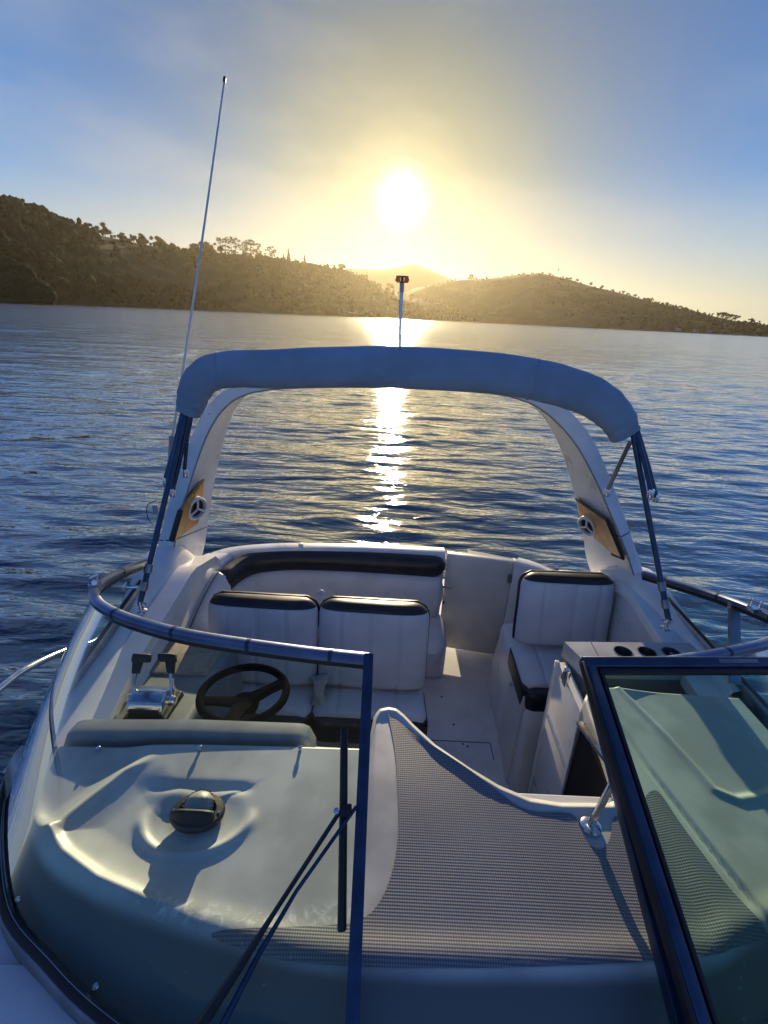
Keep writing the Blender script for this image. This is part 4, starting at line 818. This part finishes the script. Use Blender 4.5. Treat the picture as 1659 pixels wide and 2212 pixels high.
# --- port console with cup holders
cn_ = part('console', 'grey topped console with three cup holders')((1.2, 1.85, -1.45 + H)); zc = -1.30
q = [at(1219, 1386, z=zc), at(1500, 1389, z=zc), at(1560, 1440, z=zc), at(1268, 1434, z=zc)]
HC = [at(x_, y_, z=zc)[:2] for x_, y_ in ((1346, 1408), (1398, 1409), (1450, 1410))]; HR = .038
pts = [Vector(p[:2]) for p in q]; fc = [[0, 1, 2, 3]]; loops = []
for h_ in HC:
    s0 = len(pts); pts += [Vector((h_[0] + HR * math.cos(a), h_[1] + HR * math.sin(a))) for a in np.linspace(0, 2 * math.pi, 28, endpoint=False)]; loops.append(list(range(s0, s0 + 28)))
ed = [(l[i], l[(i + 1) % 28]) for l in loops for i in range(28)] + [(0, 1), (1, 2), (2, 3), (3, 0)]
ov, oe, of, *_ = delaunay_2d_cdt(pts, ed, [], 0, 1e-6)
keep = [f for f in of if all(np.hypot(*(np.mean([np.array(ov[i]) for i in f], 0) - h_)) > HR * .97 for h_ in HC)]
MB().add([(p.x, p.y, zc + H) for p in ov], keep).build('console_top', M['dash'], cn_, False)
for h_ in HC:
    MB().loft([[(h_[0] + r_ * math.cos(a), h_[1] + r_ * math.sin(a), zc + H + z_) for a in np.linspace(0, 2 * math.pi, 28, endpoint=False)] for r_, z_ in ((HR + .003, .0015), (HR - .002, .0022), (HR - .003, -.07), (.001, -.07))], caps=False).build('cup_holder', M['aludk'], cn_)
qb = [p - np.array([0, 0, .001]) for p in q]
MB().hexa([p - np.array([0, 0, .55]) for p in (qb[0], qb[1], qb[2], qb[3])] + [p - np.array([0, 0, .075]) for p in qb]).build('console_body', M['panel'], cn_, False)
for a_, b_ in ((0, 3), (3, 2), (0, 1)): MB().add([q[a_], q[b_], q[b_] - [0, 0, .08], q[a_] - [0, 0, .08]], [(0, 1, 2, 3)]).build('console_fascia', M['dash'], cn_, False)
p1, p2 = at(1276, 1386, z=zc + .001), at(1302, 1434, z=zc + .001); MB().tube([p1, p2], .002, 6).build('console_seam', M['seamd'], cn_)
# --- companionway side: white sliding panel with track, dark acrylic door
sp_ = part('sliding_door', 'white sliding companionway panel with a steel catch')((.8, 1.5, -1.8 + H))
MB().hexa([R3(p) for p in [(.805, .96, -2.32), (.84, .96, -2.32), (.84, 1.66, -2.32), (.79, 1.66, -2.32), (.805, 1.0, -1.42), (.84, 1.0, -1.42), (.84, 1.70, -1.375), (.80, 1.70, -1.375)]]).build('panel', M['gel'], sp_, bevel=.008)
MB().tube([R3((.798, 1.70, -1.375)), R3((.792, 1.655, -2.30))], .009, prof=[(-1, -1), (1, -1), (1, 1), (-1, 1)]).build('edge_trim', M['white'], sp_, bevel=.002)
MB().tube([at(1185, 1545, x=.795), at(1232, 1680, x=.795)], .010, prof=[(-1, -.6), (1, -.6), (1, .6), (-1, .6)]).build('rail', M['white'], sp_, bevel=.002)
p = at(1226, 1458, x=.797); MB().box(p - [.012, .018, .05], p + [.006, .018, .03]).build('catch', M['steel'], sp_, bevel=.004)
MB().tube([p + [-.014, 0, .02], p + [-.02, .0, -.02]], .006, 8).build('catch_lever', M['aludk'], sp_)
dd_ = part('cabin_door', 'dark acrylic cabin door in a metal frame')((.78, 1.2, -1.7 + H))
c4 = [at(1257, 1562, x=.752), at(1232, 1722, x=.752), at(1350, 1740, x=.752), at(1345, 1650, x=.752)]; c4[2][2] = c4[1][2]; c4[2][1] = 1.03; c4[3][1] = 1.03; c4[3][2] = -1.36 + H
c4[1] = np.array([0.752, c4[0][1] - .03, -2.3 + H]); c4[2] = np.array([0.752, 1.03, -2.3 + H])
MB().hexa([p - np.array([.004, 0, 0]) for p in c4] + [p + np.array([.012, 0, 0]) for p in c4]).build('pane', M['dark'], dd_, False)
MB().tube([c4[0], c4[1]], .008, prof=[(-1, -1), (1, -1), (1, 1), (-1, 1)]).build('frame', M['aludk'], dd_)
MB().tube([c4[0] - [.01, 0, 0], at(1330, 1668, x=.735)], .010, prof=[(-1, -.6), (1, -.6), (1, .6), (-1, .6)]).build('frame', M['steel'], dd_)
wall('companion_sill', [(.40, .985, -1.42), (.80, .985, -1.42), (.80, 1.015, -1.42), (.40, 1.015, -1.42)], M['gel'], th=(0, 0, .10), bevel=.004)
wall('port_bulkhead', [(.83, 1.28, -2.32), (1.35, 1.28, -2.32), (1.35, 1.42, -2.32), (.83, 1.42, -2.32)], M['panel'], th=(0, 0, .98))
# --- aft bench, curved round the starboard quarter
ab = part('aft_bench', 'curved aft bench with black upper backrest band')((-.2, 2.7, -1.8 + H))
def bench_strip(path, prof, name, mat, n=60, capr=.10):
    P = resample(path, n); rings = []; L = np.r_[0, np.cumsum(np.linalg.norm(np.diff(P, axis=0), axis=1))]
    for k, p in enumerate(P):
        t_ = P[min(k + 1, n - 1)] - P[max(k - 1, 0)]; nn = np.array([t_[1], -t_[0], 0]); nn /= np.linalg.norm(nn)
        e = min(1, L[k] / capr, (L[-1] - L[k]) / capr); e = math.sqrt(max(.003, 1 - (1 - e) ** 2)); mz = np.mean([b for _, b in prof])
        rings.append([p + nn * a * (.35 + .65 * e) + np.array([0, 0, mz + (b - mz) * (.25 + .75 * e)]) for a, b in prof])
    return MB().loft(rings).build(name, mat, ab, auto=50)
BB = crom([R3(p) for p in [(-1.0, 2.50, -1.5), (-.965, 2.66, -1.5), (-.88, 2.80, -1.5), (-.72, 2.87, -1.5), (-.5, 2.90, -1.5), (-.1, 2.905, -1.5), (.44, 2.885, -1.5)]], 8)
bench_strip(BB, [(-.01, 0), (.035, .004), (.06, -.015), (.072, -.06), (.066, -.115), (.05, -.135), (-.01, -.135)], 'backrest_band', M['black'])
bench_strip(BB[4:], [(-.01, -.130), (.055, -.132), (.082, -.16), (.095, -.24), (.10, -.36), (.085, -.43), (-.01, -.43)], 'backrest', M['vinyl'], capr=.05)
bench_strip(crom([R3(p) for p in [(-.98, 2.20, -1.94), (-.80, 2.55, -1.94), (-.55, 2.68, -1.94), (0, 2.70, -1.94), (.46, 2.68, -1.94)]], 8), [(-.2, 0), (.2, .0), (.24, -.03), (.24, -.10), (-.2, -.12)], 'seat_cushion', M['vinyl'])
SC = crom([R3(p) for p in [(-1.035, 2.12, -1.64), (-1.03, 2.22, -1.60), (-1.025, 2.40, -1.555), (-1.005, 2.56, -1.515)]], 8)
bench_strip(SC, [(-.02, .03), (.01, .035), (.055, .01), (.085, -.07), (.08, -.25), (-.02, -.28)], 'side_cushion', M['vinyl'], capr=.04)
MB().tube([p + np.array([.014, 0, .036]) for p in SC], .004, 6).build('piping', M['seamd'], ab)
bench_wall = wall('bench_base', [(-.98, 2.45, -2.32), (.47, 2.62, -2.32), (.47, 3.0, -2.32), (-.98, 2.95, -2.32)], M['gel'], th=(0, 0, .30), bevel=.03)
p = at(693, 1283, y=2.20); MB().lathe(p, (0, -1, .3), [(.004, -.04), (.018, -.02), (.022, 0), (.014, .012), (0, .014)], 16).build('seat_hinge_knob', M['vinyl'], boat)
# --- starboard side pod with throttles, tray
MB().hexa([R3(p) for p in [(-1.0, 1.24, -2.2), (-.68, 1.24, -2.2), (-.66, 1.95, -2.2), (-1.0, 1.95, -2.2), (-1.02, 1.22, -1.44), (-.70, 1.22, -1.44), (-.70, 1.92, -1.52), (-1.02, 1.92, -1.52)]]).build('side_pod', M['panel'], boat, bevel=.03, seg=4)
MB().hexa([R3(p) for p in [(-1.04, 1.62, -1.52), (-.73, 1.62, -1.52), (-.73, 1.90, -1.52), (-1.04, 1.90, -1.52), (-1.04, 1.62, -1.477), (-.74, 1.62, -1.477), (-.74, 1.90, -1.495), (-1.04, 1.90, -1.495)]]).build('carpet_tray', M['beige'], boat, bevel=.01)
th_ = part('throttle', 'twin lever throttle with chromed housing')((-.83, 1.36, -1.40 + H))
tb = at(325, 1502, z=-1.39)
m = MB(); rings = []
for x in np.linspace(-.068, .068, 9):
    rings.append([tb + [x, -.06, -.055], tb + [x, -.062, -.018], tb + [x, -.045, .006], tb + [x, .0, .016], tb + [x, .045, .006], tb + [x, .062, -.03], tb + [x, .06, -.07]])
MB().loft(rings).build('housing', M['steel'], th_, bevel=.006)
MB().hexa([tb + p for p in np.array([[-.055, -.066, -.05], [.055, -.066, -.05], [.055, -.060, -.05], [-.055, -.060, -.05], [-.055, -.068, -.012], [.055, -.068, -.012], [.055, -.058, -.012], [-.055, -.058, -.012]])]).build('name_plate', M['black'], th_, False, .002)
MB().hexa([tb + p for p in np.array([[-.085, -.085, -.095], [.085, -.085, -.095], [.085, .10, -.095], [-.085, .10, -.095], [-.08, -.08, -.05], [.08, -.08, -.05], [.08, .09, -.055], [-.08, .09, -.055]])]).build('base', M['rubber'], th_, False, .006)
for s_, hx_ in ((-1, 305), (1, 362)):
    bs = tb + [s_ * .078, 0, -.02]; MB().lathe(bs + [-s_ * .012, 0, 0], (s_, 0, 0), [(.018, 0), (.020, .012), (.016, .028), (0, .03)], 16).build('pivot', M['steel'], th_)
    tip = at(hx_ + s_ * 6, 1424, z=-1.30); MB().tube([bs, bs + (tip - bs) * .75], [.006, .006], 8).build('lever', M['steel'], th_)
    hd_ = tip; g = (tip - bs) / np.linalg.norm(tip - bs)
    MB().hexa([hd_ + np.array([a, 0, 0]) + g * b + np.cross(g, (1, 0, 0)) * c for b, w_ in ((-.055, .013), (.0, .020)) for a, c in ((-w_, -.012), (w_, -.012), (w_, .012), (-w_, .012))]).build('handle_stem', M['rubber'], th_, bevel=.005)
    MB().hexa([hd_ + np.array([a - s_ * .012, 0, 0]) + g * b + np.cross(g, (1, 0, 0)) * c for b in (-.012, .022) for a, c in ((-.036, -.014), (.036, -.014), (.036, .014), (-.036, .014))]).build('handle', M['rubber'], th_, bevel=.007)
# --- steering wheel
sw = part('steering_wheel', 'black three spoke steering wheel tilted aft')((-.49, 1.46, -1.38 + H))
wc = at(527, 1497, y=1.46); el = math.radians(86); wn = np.array([0, math.cos(el), math.sin(el)]); wu = np.array([1., 0, 0]); wv = np.cross(wn, wu); WR = .165
circ = [wc + WR * (wu * math.cos(a) + wv * math.sin(a)) for a in np.linspace(0, 2 * math.pi, 49)]
rings = []
for k in range(48):
    a = 2 * math.pi * k / 48; rad = wu * math.cos(a) + wv * math.sin(a); rings.append([wc + rad * (WR + .0160 * math.cos(b)) + wn * .0160 * math.sin(b) for b in np.linspace(0, 2 * math.pi, 12, endpoint=False)])
m = MB(); m.loft(rings + [rings[0]], caps=False); m.build('rim', M['wheel'], sw)
hub = wc - wn * .045 
for a, wd in ((math.radians(28), .030), (math.radians(200), .026), (math.radians(268), .034)):
    rad = wu * math.cos(a) + wv * math.sin(a); tg = -wu * math.sin(a) + wv * math.cos(a); rr = []
    for f_, w_ in ((.02, 1.3), (.3, 1.0), (.7, .8), (1.0, .9)):
        c_ = hub + (wc + rad * WR * .97 - hub) * f_ + rad * .0; rr.append([c_ + tg * w_ * wd * x + wn * y for x, y in ((-1, -.006), (1, -.006), (1, .006), (.4, .011), (-.4, .011), (-1, .006))])
    MB().loft(rr).build('spoke', M['wheel'], sw)
MB().lathe(hub, wn, [(.03, -.03), (.055, -.02), (.058, .0), (.045, .014), (0, .018)], 28).build('hub', M['wheel'], sw)
MB().tube([hub - wn * .01, hub - wn * .16 - np.array([0, .10, 0])], [.045, .060], 20).build('column', M['rubber'], sw)

# --- radar arch
ar = part('arch', 'white moulded arch over the aft cockpit')((XC, 2.4, -.8 + H))
an_ = np.array([0, 1, -.45]); ap = np.array([0, 2.22, -1.2]); A = lambda px, py: atpl(px, py, ap, an_)
# the arch opening and its outer edge, traced on its sloping plane and evened up
INN = crom([A(372, 1200), A(387, 1130), A(404, 1065), A(428, 990), A(452, 930), A(482, 885), A(525, 855), A(590, 842), A(700, 837), A(850, 838), A(1000, 845), A(1080, 853), A(1150, 874), A(1205, 915), A(1250, 970), A(1290, 1045), A(1325, 1125), A(1352, 1190), A(1366, 1232)], 6)
OUT = crom([A(334, 1200), A(354, 1120), A(374, 1050), A(400, 975), A(425, 915), A(455, 868), A(500, 835), A(580, 812), A(700, 800), A(850, 799), A(1000, 806), A(1100, 822), A(1180, 850), A(1238, 895), A(1285, 955), A(1322, 1040), A(1352, 1120), A(1376, 1190), A(1390, 1232)], 6)
ext = lambda L: [L[0] + (L[0] - L[1]) * 3 * k for k in (1,)] + list(L) + [L[-1] + (L[-1] - L[-2]) * 9]
n = 90; INN = resample(ext(INN), n); OUT = resample(ext(OUT), n)
rings = []; inner_aft = []
for k in range(n):
    a, b = INN[k], OUT[k]; u_ = (b - a); hgt = np.clip(((a[2] - H) + 1.22) / .78, 0, 1); dep = (.44 + .16 * k / (n - 1)) - (.15 + .12 * k / (n - 1)) * hgt
    af = np.array([0, dep, -dep * .30 * (1 - hgt)]); un = u_ / (np.linalg.norm(u_) + 1e-9)
    ai = a + af - un * .004 * 0; bi = b + af
    inner_aft.append((a, ai))
    rings.append([a + np.array([0, .006, 0]), a + un * .008 - np.array([0, .002, 0]), b - un * .012, b + np.array([0, .012, 0]), bi, ai])
MB().loft(rings).build('arch_shell', M['gel'], ar, auto=40)
MB().tube([r_[0] + np.array([0, -.003, 0]) for r_ in rings], .0035, 6).build('edge_trim', M['panel'], ar)
for k in (4, n - 9): MB().tube(rings[k] + [rings[k][0]], .003, 6).build('foot_seam', M['seamd'], ar)
for k in range(4, n - 3, 8):
    MB().lathe(rings[k][1] * .35 + rings[k][2] * .65 + np.array([0, -.004, 0]), (0, -1, .4), [(.0045, 0), (.004, .003), (0, .0035)], 8).build('screw', M['steel'], ar)
# speaker panels on the inner faces of both legs
def speaker(poly, ctr, s_, label):
    k0 = min(range(n), key=lambda k: np.linalg.norm(INN[k] - A(*ctr[:2]))); xw = ctr[2]
    sp = tag(empty('speaker_panel', at(ctr[0], ctr[1], x=xw), boat), label); inward = np.array([-s_, 0, .0])
    # plane of the inner face through three of its points
    ka, kb = max(0, k0 - 8), min(n - 1, k0 + 8); pa, pb, pc = INN[ka], INN[kb], inner_aft[k0][1]; nn = np.cross(pb - pa, pc - pa); nn /= np.linalg.norm(nn); nn = nn if nn @ inward > 0 else -nn
    pr0 = lambda px, py, o: atpl(px, py, pa - np.array([0, 0, H]) + nn * o, nn)
    P = [pr0(x, y, .012) for x, y in poly]; MB().add([p - nn * .014 for p in P] + P, [tuple(range(len(P)))[::-1], tuple(range(len(P), 2 * len(P)))] + [(i, (i + 1) % len(P), (i + 1) % len(P) + len(P), i + len(P)) for i in range(len(P))]).build('wood_panel', M['wood'], sp, False)
    return sp, nn, pr0
spL, nL, pL = speaker([(372, 1170), (391, 1103), (440, 1038), (437, 1095), (428, 1130), (380, 1166)], (412, 1100, -1.13), -1, 'varnished speaker panel on the starboard arch leg')
MB().tube([pL(370, 1170, .012), pL(390, 1102, .012)], .010, prof=[(-1, -1), (1, -1), (1, 1), (-1, 1)]).build('trim', M['rubber'], spL)
MB().tube([pL(391, 1101, .012), pL(440, 1037, .012)], .006, prof=[(-1, -1), (1, -1), (1, 1), (-1, 1)]).build('trim', M['wood'], spL)
spR, nR, pR = speaker([(1245, 1078), (1310, 1125), (1344, 1207), (1322, 1196), (1282, 1160), (1256, 1128)], (1290, 1135, 1.33), 1, 'varnished speaker panel on the port arch leg')
MB().tube([pR(1244, 1077, .012), pR(1311, 1124, .012), pR(1346, 1208, .012), pR(1322, 1197, .012)], .006, prof=[(-1, -1), (1, -1), (1, 1), (-1, 1)]).build('trim', M['rubber'], spR)
for sp, c, nn in ((spL, pL(420, 1096, .014), nL), (spR, pR(1273, 1134, .014), nR)):
    nn = nn + np.array([0, -.5, .08]); nn = nn / np.linalg.norm(nn); MB().lathe(c, nn, [(.066, -.03), (.066, 0), (.068, .022), (.062, .030), (.052, .030), (.050, .018), (.050, -.02)], 32).build('speaker_ring', M['white'], sp)
    MB().lathe(c, nn, [(.052, .006), (.050, .010), (.03, .005), (.016, .004), (.014, .012), (0, .014)], 28).build('cone', M['cone'], sp)
    a_ = np.cross(nn, (0, 0, 1)); a_ /= np.linalg.norm(a_); b_ = np.cross(nn, a_)
    for q in range(3):
        an2 = q * 2.094 + .5; d_ = a_ * math.cos(an2) + b_ * math.sin(an2); MB().tube([c + nn * .026 + d_ * .0, c + nn * .026 + d_ * .055], .006, 8).build('grille_bar', M['white'], sp)
# --- bimini: folded canvas in its boot and its struts
bm_ = part('bimini', 'folded blue grey bimini canvas on tube struts')((XC, 2.2, -.6 + H))
bc = [(408, 893), (414, 866), (424, 838), (440, 816), (468, 802), (520, 797), (590, 797), (650, 795), (760, 793), (860, 794), (960, 798), (1060, 806), (1150, 819), (1220, 836), (1275, 856), (1310, 880), (1335, 908), (1350, 938)]
br = [.054, .064, .070, .074, .077, .079, .082, .085, .087, .088, .088, .087, .087, .087, .086, .082, .074, .064]
bp_ = np.array([0, 2.14, -.35]); bn = np.array([0, 1, .12])
cen = [atpl(x_, y_, bp_, bn) for x_, y_ in bc]; cen = np.array(crom([np.r_[c, r_] for c, r_ in zip(cen, br)], 8))
rings = []; nseg = 28
for k in range(len(cen)):
    p = cen[k, :3]; t_ = cen[min(k + 1, len(cen) - 1), :3] - cen[max(k - 1, 0), :3]; t_ /= np.linalg.norm(t_); fwd = np.array([0, -1., 0]); upn = np.cross(fwd, t_); upn /= np.linalg.norm(upn); upn = upn if upn[2] > 0 else -upn
    if k < 20 and upn[0] > 0 and t_[2] > .8: upn = -upn
    r_ = cen[k, 3]; endw = math.exp(-min(k, len(cen) - 1 - k) / 14.); ring = []
    for a in np.linspace(0, 2 * math.pi, nseg, endpoint=False):
        ca, sa = math.cos(a), math.sin(a); w_ = 1 + .008 * math.sin(k * .23 + 3 * a) + .006 * math.sin(k * .61 + a * 2 + 1) + .05 * endw * math.sin(k * 1.1 + 2.2 * a) + .03 * endw * math.sin(k * .7 - 5 * a)
        w_ += -.03 * math.exp(-((k - 34) / 1.5) ** 2) - .02 * math.exp(-((k - 96) / 1.5) ** 2)
        ring.append(p + fwd * abs(ca) ** .8 * math.copysign(1, ca) * r_ * .80 * w_ + upn * abs(sa) ** .75 * math.copysign(1, sa) * r_ * w_)
    rings.append(ring)
MB().loft(rings).build('canvas_boot', M['canvas'], bm_, auto=60)
for k in (34, 96):
    c_ = cen[k, :3]; MB().tube([c_ + (p - c_) * 1.012 for p in rings[k]] + [c_ + (rings[k][0] - c_) * 1.012], .0035, 6).build('seam', M['canvas'], bm_)
MB().tube([r_[21] + np.array([0, -.004, .004]) for r_ in rings[10:-8]], .004, 6).build('hem', M['black'], bm_)
def strut(name, pts, ys, rad, mat='navy', parent=bm_):
    P = [at(x_, y_, y=q) for (x_, y_), q in zip(pts, ys)]; return MB().tube(P, rad, 12).build(name, M[mat], parent), P
for pts, ys in (([(303, 1300), (332, 1180), (362, 1055), (402, 885)], (1.74, 1.86, 1.98, 2.13)), ([(1444, 1338), (1421, 1220), (1396, 1090), (1366, 930)], (1.80, 1.92, 2.03, 2.13))):
    o, P = strut('main_strut', pts, ys, .0125)
    for f_ in (.10, .26): 
        i0 = P[0] + (P[1] - P[0]) * f_ * 2; i1 = P[0] + (P[1] - P[0]) * (f_ * 2 + .16); MB().tube([i0, i1], .017, 14).build('strut_collar', M['aludk'], bm_)
    q = P[0]; MB().lathe(q + [0, 0, -.05], (0, 0, 1), [(.022, 0), (.022, .006), (.010, .012), (.010, .03), (.014, .035), (.014, .055), (0, .056)], 16).build('deck_hinge', M['steel'], bm_)
    MB().tube([q + [-.022, 0, -.012], q + [.022, 0, -.012]], .008, 10).build('hinge_pin', M['steel'], bm_)
strut('strut', [(358, 1036), (378, 965), (396, 890)], (2.02, 2.07, 2.12), .0125); strut('strut', [(372, 1060), (392, 975), (409, 890)], (2.05, 2.1, 2.14), .012); strut('strut', [(398, 1020), (404, 950), (416, 885)], (2.12, 2.13, 2.16), .009)
strut('strut', [(1416, 1072), (1400, 1010), (1376, 930)], (2.08, 2.10, 2.13), .0125); strut('strut', [(1406, 1062), (1392, 1000), (1372, 930)], (2.0, 2.06, 2.13), .010)
strut('brace', [(1311, 1062), (1335, 1010), (1361, 955)], (2.22, 2.19, 2.13), .010, 'aludk')
for x_, y_, q in ((358, 1040, 2.02), (372, 1064, 2.05), (400, 1022, 2.12), (1417, 1076, 2.08), (1406, 1066, 2.0), (1311, 1064, 2.22)):
    p = at(x_, y_, y=q); MB().tube([p + [0, 0, .02], p + [0, 0, -.02]], .014, 10).build('end_fitting', M['steel'], bm_, bevel=.003)
# --- antenna, stern light, bow rail
an3 = part('antenna', 'long slender whip antenna leaning from the starboard arch')((at(368, 985, y=2.42)))
P = [at(366, 1000, y=2.42), at(374, 935, y=2.43), at(395, 800, y=2.46), at(440, 495, y=2.55), at(484, 178, y=2.64)]
MB().tube(crom(P, 6), list(np.interp(np.linspace(0, 1, 25), [0, .2, .25, 1], [.012, .010, .0075, .0038])), 10).build('whip', M['white'], an3)
MB().tube([P[0] - [0, 0, .06], P[0] + (P[1] - P[0]) * .9], .018, 12).build('base', M['aludk'], an3); MB().tube([P[-1], P[-1] + (P[-1] - P[-2]) * .035], .007, 8).build('tip', M['black'], an3)
cb = at(334, 1115, y=2.3); MB().tube(crom([cb + [.02, 0, .09], cb + [-.03, 0, .06], cb + [-.035, 0, -.02], cb + [.01, 0, -.07]], 6), .0025, 6).build('cable', M['black'], an3); MB().box(cb + [.0, -.012, .02], cb + [.022, .012, .065]).build('cable_box', M['canvas'], an3, bevel=.002)
sl = part('stern_light', 'slim pole light with twin amber lenses on the arch')((at(862, 755, y=2.55)))
P = [at(861, 800, y=2.55), at(863, 755, y=2.55), at(865, 690, y=2.55), at(868, 622, y=2.55)]
MB().tube(P, [.011, .010, .0095, .0095], 12).build('pole', M['alu'], sl); MB().tube([at(863.5, 735, y=2.55), at(864, 722, y=2.55)], .015, 12).build('collar', M['steel'], sl)
tp = P[-1]; MB().tube([tp - [0, 0, .02], tp + [0, 0, .03]], [.0105, .0125], 12).build('neck', M['aludk'], sl)
MB().tube([tp + [-.007, 0, .036], tp + [.007, 0, .036]], .015, prof=[(-1, -1), (1, -1), (1, 1), (-1, 1)]).build('lamp_housing', M['black'], sl, bevel=.004)
for s_ in (-1, 1): MB().lathe(tp + [.017 * s_, -.004, .036], (s_, 0, 0), [(.002, -.008), (.012, -.007), (.0145, .003), (.0115, .011), (.005, .0155), (0, .016)], 16).build('lens', M['amber'], sl)
MB().tube([tp + [-.03, 0, .050], tp + [.03, 0, .050]], .004, 8).build('lamp_cap', M['black'], sl)
rl = part('bow_rail', 'polished steel rail along the starboard side deck')((-1.25, 1.2, -1.2 + H))
RL = crom([R3((-1.22, 1.95, -1.36)), at(212, 1380, x=-1.23), at(150, 1402, x=-1.235), at(70, 1438, x=-1.235), at(0, 1487, x=-1.235), R3((-1.2, .75, -1.13)), R3((-1.15, 0, -1.05)), R3((-1.0, -1.6, -.95)), R3((-.6, -3.6, -.88))], 6)
MB().tube(RL, .0125, 12).build('rail', M['steel'], rl)
for y_ in (.5, -.6, -1.8, -3.0):
    k = min(range(len(RL)), key=lambda k: abs(RL[k][1] - y_)); p = RL[k]; MB().tube([p, (p[0] + .02, p[1], deckz(p[1]) + H)], .011, 10).build('stanchion', M['steel'], rl)
